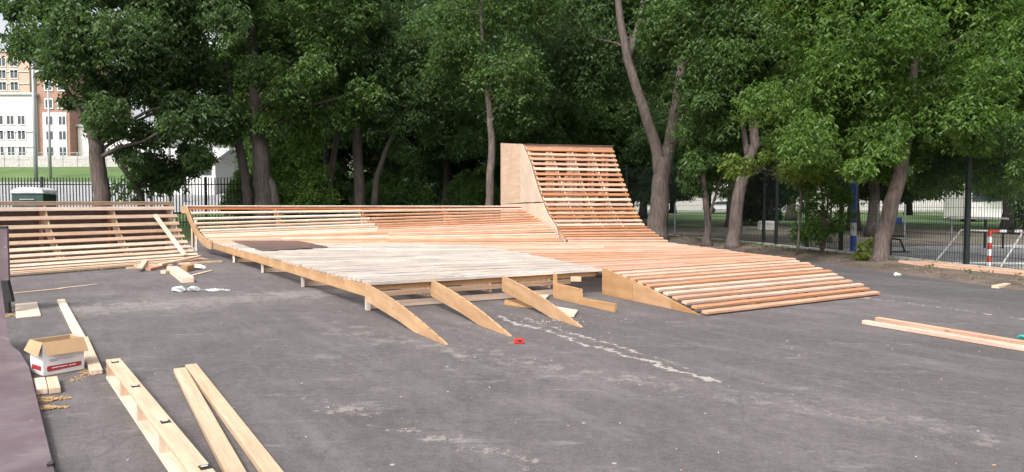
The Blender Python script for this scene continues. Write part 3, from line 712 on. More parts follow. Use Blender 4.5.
offc((160, 268), (200, 262), .10, .05, 'pine_cream', 'pale long offcut tilted over the middle of the heap', .05, .12)
offc((192, 276), (212, 271), .08, .02, 'pine_cream', 'thin sliver at the right end of the heap')
offc((100, 270), (140, 265.5), .07, .04, 'pine', 'thin offcut along the foot of the left quarter pipe')
def lump(name, px, py, r, mat, lab, cat, seed, grp=None):
    p = at(px, py); rr = random.Random(seed); m = MB()
    pts = [p+V((0, 0, .002)), p+V((rr.uniform(-.02, .02), 0, r*.7)), p+V((0, 0, r*1.0))]
    m.tube([p+V((-r, 0, r*.35)), p+V((-r*.5, .01, r*.5)), p+V((r*.4, -.01, r*.45)), p+V((r, 0, r*.3))], [r*.3, r*.5, r*.45, r*.2], 7)
    for i, v in enumerate(m.v): m.v[i] = V((v.x+rr.uniform(-.2, .2)*r, v.y+rr.uniform(-.2, .2)*r, max(.002, v.z+rr.uniform(-.2, .2)*r)))
    o = m.build(name, mat, origin=p); tag(o, lab, cat, grp)
lump('paper_scrap', 179, 292, .11, 'lid', 'crumpled white scrap left of the other one in front of the offcuts', 'scrap', 1)
lump('paper_scrap', 194, 291.5, .10, 'lid', 'crumpled white scrap right of the other one in front of the offcuts', 'scrap', 2)
lump('plastic_bag', 199, 270, .14, 'paper', 'white crumpled bag at the right end of the offcut heap', 'bag', 3)
lump('paper_scrap', 898, 276, .07, 'paper', 'white scrap near the leaning tree on the asphalt edge', 'scrap', 4)
lump('plastic_bottle', 193.5, 250.5, .14, 'metal_grey', 'greyish plastic bottle between quarter pipe and big ramp', 'bottle', 5)
lump('plastic_piece', 1023, 339, .05, 'teal', 'teal plastic piece at the right picture edge', 'plastic', 6)
# tape measure
p = at(519, 344); tm = thing('tape_measure', p, 'small red tape measure on the asphalt below the stringer tips', 'tape measure')
MB().prism([p+V((-.055, 0, .002)), p+V((.055, 0, .002)), p+V((.06, 0, .03)), p+V((.045, 0, .055)), p+V((-.04, 0, .06)), p+V((-.06, 0, .035))], (0, .05, 0)).build('case', 'red_plastic', tm, bevel=.006)
MB().box(p+V((-.01, -.004, .035)), p+V((.025, -.004, .035)), .003, .02, (0, 1, 0)).build('badge', 'black', tm)
MB().box(p+V((-.06, .02, .008)), p+V((-.12, .02, .006)), .018, .002, (0, 1, 0)).build('blade', 'pine', tm)
# scraps under the front edge
def flat(pts, th, mat, name, lab, cat, z=.004, n=None):
    P = [at(*q) for q in pts]
    P = [V((q.x, q.y, z)) for q in P]
    o = MB().prism(P, (0, 0, th)).build(name, mat, origin=P[0]); tag(o, lab, cat)
flat([(531, 296), (549, 297), (544, 303), (527, 302)], .02, 'ply_pale', 'plywood_scrap', 'pale pointed plywood scrap behind the third stringer', 'plywood', .02)
flat([(548, 307), (578, 312), (574, 318), (546, 316)], .02, 'ply_pale', 'plywood_scrap', 'pale plywood scrap between third and stepped stringer', 'plywood', .01)
flat([(505, 301), (530, 301), (533, 309), (504, 305)], .02, 'ply', 'plywood_scrap', 'brown plywood scrap under the third stringer', 'plywood', .005)
p = at(571, 281, .27); p.z = .262
o = MB().aab((p.x+.08, p.y, .262+.04), (.17, .10, .075)).build('wood_block', 'pine_cream', origin=p, bevel=.004); tag(o, 'pale block standing on the upper rail under the deck edge', 'block')
# ------------------------------------------------------------------ trees
def leaves(centres, outward, n_leaf, size, droop=.75, wr=.40, seed=1):
    """centres (n,3) spray positions -> quads"""
    rg = np.random.default_rng(seed); n = len(centres)
    az = rg.uniform(0, 2*np.pi, n); V_ = []
    base = centres
    for k in range(n_leaf):
        a = az+(k-(n_leaf-1)/2)*1.15+rg.normal(0, .25, n)
        d = np.stack([np.cos(a), np.sin(a), -droop+rg.normal(0, .32, n)], 1); d /= np.linalg.norm(d, axis=1, keepdims=True)
        up = np.stack([rg.normal(0, .8, n), rg.normal(-.25, .8, n), np.ones(n)*.8], 1)
        s = np.cross(d, up); s /= np.linalg.norm(s, axis=1, keepdims=True)
        L = (size*rg.uniform(.6, 1.25, n))[:, None]; b = base+rg.normal(0, size*.25, (n, 3))
        V_.append(np.stack([b, b+d*L*.45+s*L*wr*.5, b+d*L+np.array([0, 0, -.12])*L, b+d*L*.45-s*L*wr*.5], 1))
    return np.concatenate(V_, 0).reshape(-1, 3)
def leafmesh(name, verts, mat):
    nq = len(verts)//4; me = bpy.data.meshes.new(name)
    me.vertices.add(len(verts)); me.vertices.foreach_set('co', verts.astype(np.float32).ravel())
    me.loops.add(nq*4); me.loops.foreach_set('vertex_index', np.arange(nq*4, dtype=np.int32))
    me.polygons.add(nq); me.polygons.foreach_set('loop_start', np.arange(0, nq*4, 4, dtype=np.int32)); me.polygons.foreach_set('loop_total', np.full(nq, 4, dtype=np.int32))
    me.update(calc_edges=True); me.materials.append(M[mat]); return me
def make_crown(lobes, n, size, n_leaf=5, clumps=26, rc=.27, seed=1, hollow=.5):
    """lobes: list of (cx,cy,cz,rx,ry,rz). returns spray centres and clump centres"""
    rg = np.random.default_rng(seed); cc = []; out = []
    vol = np.array([l[3]*l[4]*l[5] for l in lobes]); vol = vol/vol.sum()
    for l, w in zip(lobes, vol):
        m = max(5, int(clumps*w*1.0)); c0 = np.array(l[:3]); r0 = np.array(l[3:])
        u = rg.normal(0, 1, (m, 3)); u /= np.linalg.norm(u, axis=1, keepdims=True)
        rad = hollow+(1-hollow)*rg.random(m)**.6
        cl = c0+u*r0*rad[:, None]*.85; cc.append(cl)
        ns = int(n*w); idx = rg.integers(0, m, ns)
        wts = rg.uniform(.6, 1.3, m)[idx][:, None]
        g = rg.normal(0, 1, (ns, 3)); g /= (np.linalg.norm(g, axis=1, keepdims=True)+1e-6); g *= rg.random((ns, 1))**.5
        g[:, 2] *= .85
        pt = cl[idx]+g*r0.mean()*rc*1.85*wts
        pt[:, 2] -= .35*np.maximum(0, np.linalg.norm(pt[:, :2]-cl[idx][:, :2], axis=1))**1.3*.5
        out.append(pt)
    return np.concatenate(out), np.concatenate(cc)
def tree_meshes(trunk_pts, radii, lobes, n, size, leafmat, barkmat, seed, n_leaf=5, clumps=26, rc=.27, extra=(), nlimb=22, hollow=.5):
    """all in local coordinates"""
    rr = random.Random(seed); m = MB()
    def wob(pts, rs, k=4, amp=.05):
        P, Q = [], []
        for i in range(len(pts)-1):
            a, b = V(pts[i]), V(pts[i+1])
            for j in range(k):
                t = j/k; P.append(a.lerp(b, t)+V((rr.uniform(-1, 1), rr.uniform(-1, 1), 0))*amp*rs[i]*2); Q.append(rs[i]*(1-t)+rs[i+1]*t)
        P.append(V(pts[-1])); Q.append(rs[-1]); P[0] = V(pts[0]); return P, Q
    rs = list(radii); P, Q = wob(trunk_pts, rs); Q[0] *= 1.35; Q[1] *= 1.08
    m.tube(P, Q, 12)
    tops = [(p, q) for p, q in zip(P, Q)]
    for pts, rr_ in extra:
        p2, q2 = wob(pts, rr_, 4, .05); m.tube(p2, q2, 9); tops += list(zip(p2, q2))
    sp, cl = make_crown(lobes, n, size, n_leaf, clumps, rc, seed, hollow)
    cand = [t for t in tops[len(tops)//4:]]
    for c in list(cl)[:nlimb] if len(cl) > nlimb else list(cl):
        c = V(c); b = [t for t in cand if t[0].z < c.z+.3] or cand
        s, q = min(b, key=lambda t: (t[0]-c).length+abs((c.z-t[0].z)-(c-t[0]).length*.5)*.5)
        L = (c-s).length
        if L < .4: continue
        mid = s.lerp(c, .5)+V((rr.uniform(-.1, .1)*L, rr.uniform(-.1, .1)*L, rr.uniform(.0, .12)*L))
        r0 = min(q*.5, .03+L*.016); m.tube([s, s.lerp(mid, .5)+V((0, 0, .03*L)), mid, c], [r0, r0*.8, r0*.6, r0*.2], 6, False)
    lv = leaves(sp, None, n_leaf, size, seed=seed+5)
    return m, leafmesh('crown', lv, leafmat)
def place_tree(name, base, label, spec, group=None, cat='tree'):
    t = thing(name, base, label, cat, group)
    m, cm = tree_meshes(**spec)
    me_o = m.build('trunk', spec['barkmat'], None, smooth=True); me_o.parent = t
    c = bpy.data.objects.new('crown', cm); C.objects.link(c); c.parent = t
    return t
def copy_tree(src, loc, label, rot, sc_=(1, 1, 1)):
    r = src.copy(); C.objects.link(r); r.location = loc; r.rotation_euler = (0, 0, rot); r.scale = sc_; r['label'] = label
    for ch in src.children:
        c = ch.copy(); C.objects.link(c); c.parent = r
    return r
def gz(x, y): return V((x, y, hz(x, y)-.06))
def loc_pts(base, pix, d):      # trunk course read off at distance d
    return [tuple(atd(x, y, d+i*.0)-base) for i, (x, y) in enumerate(pix)]
# 1. light maple leaning at the right
b = at(878, 264.5); b.z = -.03; d = b.y
tp = [(0, 0, 0)]+loc_pts(b, [(884, 235), (891, 205), (899, 178), (908, 130), (915, 60)], d)+[tuple(atd(920, -60, d)-b)]
place_tree('maple_tree', b, 'light green maple leaning right at the soil edge before the mesh fence', dict(trunk_pts=tp, radii=[.21, .195, .185, .165, .13, .09, .04],
    lobes=[(.9, .6, 5.4, 3.4, 2.8, 2.8), (3.0, .6, 3.9, 2.4, 2.2, 1.9), (-1.4, .3, 3.9, 1.9, 1.9, 1.5), (1.3, 1.2, 3.1, 2.0, 1.2, 1.1), (3.4, 1.2, 2.5, 2.0, 1.1, .95), (-2.0, .7, 2.9, 1.4, 1.0, .85), (5.0, 1.5, 4.6, 2.0, 1.8, 2.2), (3.0, -1.9, 2.9, 1.9, 1.0, 1.0), (1.6, -1.6, 4.0, 2.4, 1.2, 1.5), (4.6, -1.0, 3.2, 1.6, 1.0, 1.1), (-1.4, -1.0, 3.2, 1.6, 1.0, 1.1), (.5, .5, 8.4, 3.3, 2.8, 2.3), (3.3, .5, 7.2, 2.6, 2.3, 2.4), (-.9, .3, 6.6, 1.9, 1.9, 1.9), (1.0, -.3, 3.3, 1.6, 1.3, .9)],
    n=58000, size=0.126, leafmat='leaf_light', barkmat='bark_grey', seed=3, n_leaf=5, clumps=190, rc=.19, nlimb=14, hollow=.62))
# 2. big forked tree
b = at(656, 240); b.z = -.03; d = b.y
tp = [(0, 0, 0)]+loc_pts(b, [(658, 215), (661, 185), (664, 158)], d)
e1 = [tuple(atd(x, y, d)-b) for x, y in ((662, 178), (656, 145), (642, 105), (628, 60), (620, 20), (612, -50))]
e2 = [tuple(atd(x, y, d)-b) for x, y in ((663, 176), (670, 143), (677, 105), (683, 60), (685, 10), (690, -60))]
e3 = [tuple(atd(x, y, d+.4)-b) for x, y in ((628, 60), (640, 20), (648, -40))]
place_tree('forked_tree', b, 'tall tree with thick trunk forking into two limbs behind the tall bank', dict(trunk_pts=tp, radii=[.44, .40, .36, .33],
    lobes=[(-1.2, 3.5, 9.5, 4.5, 2.2, 3.0), (2.0, 3.0, 9.0, 3.0, 2.2, 3.0), (0, 3.0, 12.5, 4.5, 3.5, 2.5), (2.6, .3, 6.3, 1.4, 1.3, 1.2), (-3.0, 3.2, 6.5, 2.2, 1.5, 1.8)],
    n=18850, size=0.185, leafmat='leaf_dark', barkmat='bark_grey', seed=5, clumps=90, rc=.23, nlimb=3,
    extra=[(e1, [.30, .25, .21, .18, .15, .11]), (e2, [.30, .27, .23, .19, .16, .12]), (e3, [.14, .11, .08])]))
# 3. tree right of it, leaning, with mid-green crown
b = at(733, 248.5); b.z = -.03; d = b.y
tp = [(0, 0, 0)]+loc_pts(b, [(735, 225), (739, 195), (746, 165), (755, 145), (752, 110), (745, 60)], d)+[tuple(atd(742, -40, d)-b)]
e1 = [tuple(atd(x, y, d)-b) for x, y in ((748, 160), (742, 120), (742, 100), (738, 60))]
place_tree('ash_tree', b, 'leaning tree with grey brown trunk beside the soil strip', dict(trunk_pts=tp, radii=[.235, .215, .205, .185, .16, .13, .1, .05],
    lobes=[(.2, .8, 6.5, 2.6, 2.4, 2.2), (-1.0, .2, 4.6, 1.9, 1.4, 1.2), (1.6, .8, 8.6, 3.3, 2.6, 2.4), (-1.3, 1.0, 9.0, 2.4, 2.4, 2.2), (2.4, .6, 5.3, 2.0, 1.8, 1.4), (-1.0, .3, 2.9, .8, .8, .7)],
    n=21750, size=0.168, leafmat='leaf_mid', barkmat='bark_grey', seed=8, clumps=120, rc=.22, nlimb=14, extra=[(e1, [.1, .09, .08, .05])]))
b = at(707, 246); b.z = -.03; d = b.y
tp = [(0, 0, 0)]+loc_pts(b, [(708, 225), (706, 205), (703, 170), (700, 130)], d)
place_tree('young_tree', b, 'thin young tree with pale trunk left of the leaning one', dict(trunk_pts=tp, radii=[.17, .12, .11, .08, .03],
    lobes=[(-.1, 0, 2.9, 1.2, 1.1, .9), (.1, .2, 4.4, 1.3, 1.3, 1.2), (.3, 0, 1.9, .6, .6, .5)], n=2465, size=0.143, leafmat='leaf_mid', barkmat='bark_grey', seed=9, clumps=24, rc=.3, nlimb=14,
    extra=[([(0, 0, .9), (.25, 0, 1.7), (.5, 0, 2.6)], [.06, .05, .03])]))
# 4. left foreground chestnut
b = gz(atd(101, 200, 28).x, 28); d = 28
tp = [(0, 0, 0)]+loc_pts(b, [(102, 195), (98, 165), (96, 140), (90, 100), (88, 50)], d)+[tuple(atd(84, -60, d)-b)]
e1 = [tuple(atd(x, y, d)-b) for x, y in ((96, 140), (82, 112), (60, 80), (38, 72))]
place_tree('chestnut_tree', b, 'dark chestnut with thick trunk behind the left quarter pipe', dict(trunk_pts=tp, radii=[.36, .31, .29, .27, .2, .15, .06],
    lobes=[(1.9, 0, 5.2, 2.5, 2.0, 1.6), (-.3, .2, 5.5, 1.2, 1.6, 1.2), (.2, .4, 8.0, 3.4, 3.0, 2.4), (3.4, .8, 6.6, 2.2, 2.0, 2.2), (3.6, .8, 4.2, 1.5, 1.3, 1.0), (4.6, .5, 9.5, 2.6, 2, 2), (-3.1, .5, 9.3, 1.7, 1.5, 1.2), (-2.0, .4, 7.9, 1.3, 1.2, .8), (-2.2, .5, 8.5, 1.6, 2.0, 1.2), (1.4, -.2, 3.9, 1.8, 1.4, .8), (-.1, .4, 11, 3.2, 3, 2)],
    n=19575, size=0.202, leafmat='leaf_dark', barkmat='bark', seed=12, clumps=120, rc=.2, nlimb=18, extra=[(e1, [.12, .10, .07, .03])]))
b = gz(atd(145, 200, 30).x, 30); d = 30
tp = [(0, 0, 0)]+loc_pts(b, [(141, 196), (134, 182), (120, 165), (112, 150)], d)
e1 = [tuple(atd(x, y, d)-b) for x, y in ((134, 182), (133, 165), (136, 150))]
place_tree('young_tree', b, 'small twisted tree right of the thick trunk behind the left quarter pipe', dict(trunk_pts=tp, radii=[.17, .14, .12, .09, .05],
    lobes=[(-.2, 0, 3.0, 1.8, 1.0, .9), (1.2, 0, 3.0, 1.3, 1.0, .9)], n=1300, size=.2, leafmat='leaf_dark', barkmat='bark_dark', seed=13, clumps=20, rc=.3, nlimb=12, extra=[(e1, [.1, .07, .04])]))
# 5. big double tree left of centre
b = gz(atd(263, 205, 31).x, 31); d = 31
tp = [(0, 0, 0)]+loc_pts(b, [(263, 190), (261, 160), (258, 130), (255, 80)], d)+[tuple(atd(250, -60, d)-b)]
e1 = [tuple(atd(x, y, d)-b) for x, y in ((249, 208), (246, 180), (240, 150), (232, 110), (226, 60))]
e2 = [tuple(atd(x, y, d)-b) for x, y in ((277, 208), (272, 185), (262, 165))]
place_tree('broad_tree', b, 'dark broad tree with several trunks behind the low quarter pipe', dict(trunk_pts=tp, radii=[.43, .38, .36, .33, .25, .1],
    lobes=[(-.5, -.3, 6.3, 3.4, 2.2, 2.0), (-2.9, -.3, 5.6, 2.0, 1.8, 1.6), (2.3, .4, 7.0, 2.8, 2.2, 2.4), (-1.8, .4, 9.0, 3.6, 2.8, 2.3), (1.5, .5, 10.2, 3.6, 3, 2.3), (-2.2, -.2, 3.9, 1.3, 1.2, .8)],
    n=18125, size=0.193, leafmat='leaf_mid', barkmat='bark_dark', seed=15, clumps=110, rc=.2, nlimb=36, extra=[(e1, [.22, .2, .18, .15, .1]), (e2, [.18, .16, .12])]))
# light young tree between
b = gz(atd(302, 205, 33).x, 33)
place_tree('young_tree', b, 'small light green tree right of the broad dark tree', dict(trunk_pts=[(0, 0, 0), (.1, 0, 1.6), (0, 0, 3.4)], radii=[.1, .08, .03],
    lobes=[(-.3, 0, 3.0, 1.3, 1.2, 1.2), (.5, 0, 2.0, 1.1, 1, 1.0), (.4, 0, 4.2, 1.0, 1.0, .8), (-.6, .0, 1.6, .9, .9, .8)], n=3915, size=0.160, leafmat='leaf_light', barkmat='bark_dark', seed=17, clumps=30, rc=.28, nlimb=14))
# 6. tree at 358 with companions
b = gz(atd(360, 205, 34).x, 34); d = 34
tp = [(0, 0, 0)]+loc_pts(b, [(360, 185), (358, 160), (357, 110), (352, 40)], d)+[tuple(atd(352, -60, d)-b)]
e1 = [tuple(atd(x, y, d)-b) for x, y in ((374, 207), (377, 175), (388, 145), (400, 120))]
e2 = [tuple(atd(x, y, d)-b) for x, y in ((326, 207), (332, 170), (340, 120), (345, 80))]
place_tree('clustered_tree', b, 'dark group of slim trunks sharing one crown left of centre', dict(trunk_pts=tp, radii=[.28, .25, .23, .2, .14, .06],
    lobes=[(0, 0, 6.6, 2.8, 2.2, 2.2), (2.6, .5, 8.0, 3.0, 2.4, 2.8), (-1.8, .5, 8.6, 2.6, 2.4, 2.4), (2.8, .2, 4.6, 1.8, 1.6, 1.5), (.6, .5, 11, 3.6, 3, 2)],
    n=13775, size=0.185, leafmat='leaf_dark', barkmat='bark_dark', seed=19, clumps=90, rc=.21, nlimb=30, extra=[(e1, [.17, .14, .1, .06]), (e2, [.16, .15, .11, .06])]))
# 7. slim tree at 490
b = gz(atd(489, 208, 30).x, 30); d = 30
tp = [(0, 0, 0)]+loc_pts(b, [(490, 180), (492, 150), (490, 115), (483, 60)], d)+[tuple(atd(480, -30, d)-b)]
place_tree('slim_tree', b, 'slim tree with bare pinkish trunk left of the tall bank', dict(trunk_pts=tp, radii=[.19, .165, .15, .13, .1, .04],
    lobes=[(.3, .5, 7.0, 2.3, 1.8, 1.8), (-.8, .7, 8.8, 2.5, 2.0, 1.8), (1.6, .4, 5.6, 1.4, 1.2, 1.1), (.9, .5, 10.6, 2.5, 2, 1.6)],
    n=7540, size=0.168, leafmat='leaf_mid', barkmat='bark_grey', seed=21, clumps=60, rc=.24, nlimb=22))
# 8. bush in front of the fence
b = at(822, 256); b.z = -.02
st = [([(0, 0, 0), (random.uniform(-.2, .2), 0, .9), (random.uniform(-.6, .6), random.uniform(-.3, .3), 2.0)], [.025, .02, .01]) for _ in range(5)]
place_tree('shrub', b, 'loose dark shrub with thin stems before the mesh fence', dict(trunk_pts=[(0, 0, 0), (.05, 0, 1.2), (-.1, 0, 2.4)], radii=[.035, .03, .01],
    lobes=[(-.2, 0, 1.0, .75, .6, .75), (-.1, 0, 2.1, .75, .6, .7), (.45, 0, 1.5, .55, .5, .6)], n=2000, size=.10, leafmat='leaf_light', barkmat='bark', seed=23, clumps=34, rc=.3, nlimb=18, extra=st, n_leaf=4), cat='shrub')
b = at(867, 264); b.z = -.02
place_tree('shrub', b, 'low yellow green sprouts at the foot of the leaning maple', dict(trunk_pts=[(0, 0, 0), (0, 0, .3), (.05, 0, .6)], radii=[.012, .01, .006],
    lobes=[(0, 0, .45, .22, .2, .28), (.12, 0, .25, .25, .2, .2), (-.15, 0, .25, .2, .2, .2)], n=190, size=.11, leafmat='leaf_yellow', barkmat='bark', seed=25, clumps=12, rc=.3, nlimb=8, n_leaf=4), cat='shrub')
for px, py, sx_, lab in ((745, 236, 1.0, 'slim sapling with yellow green leaves beside the shrub by the fence'),):
    b = at(797, 257)
    place_tree('young_tree', b, lab, dict(trunk_pts=[(0, 0, 0), (.1, 0, 1.6), (-.2, 0, 3.6)], radii=[.035, .03, .015],
        lobes=[(-1.3, 0, 2.75, .9, .6, .35), (-.3, 0, 2.5, 1.0, .7, .4), (.9, 0, 2.9, .9, .8, .5)], n=900, size=.15, leafmat='leaf_yellow', barkmat='bark', seed=27, clumps=24, rc=.3, nlimb=14))
# 9. background trees
P0 = dict(trunk_pts=[(0, 0, 0), (.1, 0, 2.5), (-.1, 0, 5.5), (.1, 0, 9), (0, 0, 12)], radii=[.34, .27, .22, .14, .05])
bgA = place_tree('background_tree', gz(-4, 44), 'dark background tree just left of the slim tree', dict(**P0,
    lobes=[(0, 0, 7, 3.8, 3.4, 3.2), (1.5, 0, 10.5, 3.4, 3.2, 3), (-1.8, .5, 9.8, 3.2, 3, 2.8), (2.6, 0, 5.0, 2.2, 2.2, 1.8), (-2.6, 0, 4.8, 2.2, 2.2, 1.6), (0, 0, 14, 3.4, 3.2, 2.4)],
    n=15225, size=0.227, leafmat='leaf_dark', barkmat='bark_dark', seed=31, clumps=110, rc=.22, nlimb=24), 'dark trees behind the ramp')
bgB = place_tree('background_tree', gz(4, 47), 'mid green background tree behind the tall bank', dict(**P0,
    lobes=[(0, 0, 6.5, 3.4, 3.2, 2.8), (-1.5, 0, 10, 3.2, 3.2, 3), (1.8, .5, 9.4, 3.2, 3, 2.8), (-2.8, 0, 4.4, 2.0, 2.0, 1.5), (2.0, -.5, 4.0, 1.9, 1.9, 1.3), (0, 0, 13.6, 3.4, 3.2, 2.4)],
    n=15225, size=0.227, leafmat='leaf_mid', barkmat='bark_dark', seed=33, clumps=110, rc=.22, nlimb=24), 'dark trees behind the ramp')
spots = [(0, -10.5, 41, 1.0, 'dark background tree behind the clustered trunks'), (1, -16, 46, .95, 'background tree between the broad tree and the pale shed'),
 (0, 0.5, 39, .95, 'dark background tree left of the forked tree'), (0, 8.5, 52, 1.1, 'background tree right of the forked trunk on the lawn'), (1, 14, 46, 1.0, 'background tree behind the leaning ash on the lawn'),
 (0, 19, 40, 1.0, 'dark background tree behind the playground'), (1, 25.5, 37, .95, 'background tree right of the maple behind the goal'), (0, 31, 43, 1.0, 'background tree at the far right edge'),
 (1, -7, 55, 1.15, 'second row background tree left of centre'), (0, 2, 60, 1.2, 'second row background tree in the middle'), (1, 12, 66, 1.1, 'far lawn tree right of centre'),
 (0, 24, 62, 1.2, 'far lawn tree behind the court'), (1, 38, 60, 1.2, 'far tree beyond the right edge of the court'), (0, -14, 60, 1.1, 'second row tree behind the broad tree'), (1, 16.5, 33, .82, 'tree with dark crown over the middle of the mesh fence')]
for i, (w, x, y, s, lab) in enumerate(spots):
    copy_tree(bgA if w == 0 else bgB, gz(x, y), lab, i*1.7+.4, (s, s, s*random.uniform(.95, 1.1)))
bgC = place_tree('low_tree', gz(-9.5, 44), 'low branching leafy tree between the clustered trunks and the slim tree', dict(trunk_pts=[(0, 0, 0), (.1, 0, 1.5), (-.1, 0, 3.5), (0, 0, 6)], radii=[.2, .16, .12, .05],
    lobes=[(0, 0, 3.2, 3.4, 2.4, 2.2), (2.0, .3, 5.0, 2.6, 2.4, 2.2), (-2.2, .2, 4.8, 2.6, 2.4, 2.2), (0, .3, 7.0, 2.8, 2.4, 2.0), (1.4, 0, 1.9, 1.6, 1.4, 1.0), (-1.8, 0, 2.0, 1.5, 1.4, 1.0)],
    n=12325, size=0.218, leafmat='leaf_dark', barkmat='bark_dark', seed=37, clumps=100, rc=.22, nlimb=16), 'low leafy trees filling the grove')
for i, (x, y, s, lab) in enumerate([(-14.5, 48, 1.0, 'low leafy tree behind the broad tree trunks'), (-4.6, 51, 1.0, 'low leafy tree just behind the slim tree'), (.5, 46, 1.0, 'low leafy tree behind the left side of the tall bank'),
        (5.2, 52, 1.1, 'low leafy tree behind the slats of the tall bank'), (8.2, 45, .85, 'low leafy tree just right of the forked trunk'), (12.5, 56, 1.2, 'low leafy tree far behind the leaning ash'), (17.5, 49, 1.0, 'low leafy tree behind the shrub and mesh fence'),
        (22, 44, 1.0, 'low leafy tree behind the leaning maple'), (27.5, 50, 1.2, 'low leafy tree behind the small goal'), (33, 39, 1.0, 'low leafy tree at the right end of the court'), (9, 64, 1.3, 'farthest low leafy tree right of the middle'), (-9.5, 60, 1.3, 'farthest low leafy tree left of the middle')]):
    copy_tree(bgC, gz(x, y)+V((0, 0, .8 if x > 6 else 0)), lab, i*2.1, (s, s, s))
# low understorey bushes
bs = place_tree('bush', gz(-6, 37), 'dense bush behind the low quarter pipe left of centre', dict(trunk_pts=[(0, 0, 0), (0, 0, .8), (.1, 0, 1.8)], radii=[.06, .05, .02],
    lobes=[(0, 0, 1.4, 1.6, 1.3, 1.2), (1.1, 0, 1.1, 1.2, 1.1, 1.0), (-1.1, 0, 1.2, 1.2, 1.1, 1.0), (.2, 0, 2.4, 1.1, 1, .9)], n=3770, size=0.168, leafmat='leaf_mid', barkmat='bark_dark', seed=41, clumps=34, rc=.28, nlimb=16), 'bushes under the trees', cat='bush')
for i, (x, y, s, lab) in enumerate([(-10.2, 38, 1.0, 'dense bush behind the clustered trunks'), (-2.2, 41, 1.2, 'bush on the lawn left of the slim trunk'), (-13.2, 36, .85, 'bush right of the broad tree trunks'), (3.2, 45, 1.2, 'bush seen behind the tall bank'),
        (26, 33, 1.3, 'bush right of the goal by the court edge'), (1.0, 50, 1.3, 'far bush behind the tall bank left edge'), (18, 52, 1.3, 'far bush on the lawn beyond the playground')]):
    copy_tree(bs, gz(x, y), lab, i*1.3, (s, s, s*.95))
# ------------------------------------------------------------------ mesh fence right
mf = thing('mesh_fence', FL[1], 'tall black mesh fence with square posts on a pale kerb', 'fence')
def walk(P, step):
    out = [P[0]]; 
    for i in range(len(P)-1):
        k = max(1, round((P[i+1]-P[i]).length/step))
        out += [P[i].lerp(P[i+1], j/k) for j in range(1, k+1)]
    return out
FP = [V((4.5, 41, 0)), V((5.9, 37.2, 0))]+[FL[0]]+[FL[0].lerp(FL[1], .5)]+[FL[1], FL[1]+V((.1, -1.0, 0)), V((9.8, 23.9, 0)), V((10.2, 22.3, 0)), FL[3], V((10.85, 17.15, 0)), V((11.15, 14.3, 0)), V((11.45, 11.4, 0)), FL[-1]]
FH = 3.4
for p in FP: MB().box(V((p.x, p.y, 0)), V((p.x, p.y, FH)), .1, .1, (1, 0, 0)).build('post', 'metal_black', mf)
for a, b in zip(FP[:-1], FP[1:]):
    m = MB(); L = (b-a).length; e = (b-a).normalized(); s = .1
    th = .007
    while s < L-.05:
        p = a+e*s; m.box(p+V((0, 0, .1)), p+V((0, 0, FH-.05)), th, th, e); s += .085
    z = .12
    while z < FH:
        m.box(a+V((0, 0, z)), b+V((0, 0, z)), th*1.2, th*1.2); z += .22
    m.build('mesh_panel', 'metal_black', mf)
    MB().box(a+V((0, 0, .03)), b+V((0, 0, .03)), .16, .12).build('kerb', 'concrete', mf)
# ------------------------------------------------------------------ picket fence left
pf = thing('picket_fence', (-22, 33, 0), 'black metal picket fence along the service road behind the left quarter pipe', 'fence')
x = -34.0; n_ = 0
while x < -11.6:
    x2 = x+2.5; z0, z1 = hz(x, 33), hz(x2, 33)
    m = MB(); k = x+.12
    while k < x2-.05:
        z = hz(k, 33); m.box((k, 33, z+.1), (k, 33, 2.62+z*.25), .035, .035, (1, 0, 0)); k += .145
    m.box((x, 33.03, z0+.3), (x2, 33.03, z1+.3), .03, .05); m.box((x, 33.03, 2.4), (x2, 33.03, 2.4), .03, .05)
    m.build('picket_panel', 'metal_black', pf)
    MB().box((x, 33, z0-.1), (x, 33, 2.75), .08, .08, (1, 0, 0)).build('post', 'metal_black', pf); x = x2
# ------------------------------------------------------------------ bin, poles, shed
p = atd(34, 203, 30); bn = thing('waste_container', (p.x, 30, hz(p.x, 30)), 'green waste container with pale domed lid before the picket fence', 'container')
cx, w2 = p.x, .66; zb = hz(p.x, 30)
MB().prism([V((cx-w2*.9, 29.6, zb+.1)), V((cx+w2*.9, 29.6, zb+.1)), V((cx+w2, 29.6, 1.92)), V((cx-w2, 29.6, 1.92))], (0, .9, 0)).build('body', 'bin_green', bn, bevel=.03)
MB().prism([V((cx-w2-.04, 29.55, 1.93)), V((cx+w2+.04, 29.55, 1.93)), V((cx+w2-.05, 29.55, 2.10)), V((cx+w2*.5, 29.55, 2.19)), V((cx-w2*.5, 29.55, 2.19)), V((cx-w2+.05, 29.55, 2.10))], (0, 1.0, 0)).build('lid', 'lid', bn, bevel=.03)
for s in (-1, 1): 
    for yy in (29.75, 30.35): MB().tube([(cx+s*.5-.03, yy, zb+.08), (cx+s*.5+.03, yy, zb+.08)], .08, 10).build('wheel', 'tyre', bn)
MB().box((cx-.3, 29.57, 1.7), (cx+.3, 29.57, 1.7), .03, .04).build('handle', 'metal_grey', bn)
def pole(px, ytop, d, r, lab, mat='metal_grey', lamp=True):
    t = atd(px, ytop, d); zb = hz(t.x, d)-.1; o = thing('lamp_post', (t.x, d, zb), lab, 'lamp post')
    MB().tube([(t.x, d, zb), (t.x, d, (zb+t.z)/2), (t.x, d, t.z)], [r, r*.85, r*.6], 10).build('pole', mat, o, smooth=True)
    if lamp:
        MB().tube([(t.x, d, t.z-.02), (t.x+.4, d, t.z+.2), (t.x+.8, d, t.z+.22)], r*.45, 8).build('arm', mat, o)
        MB().box((t.x+.75, d, t.z+.2), (t.x+1.3, d, t.z+.22), .2, .09).build('lamp_head', mat, o, bevel=.02)
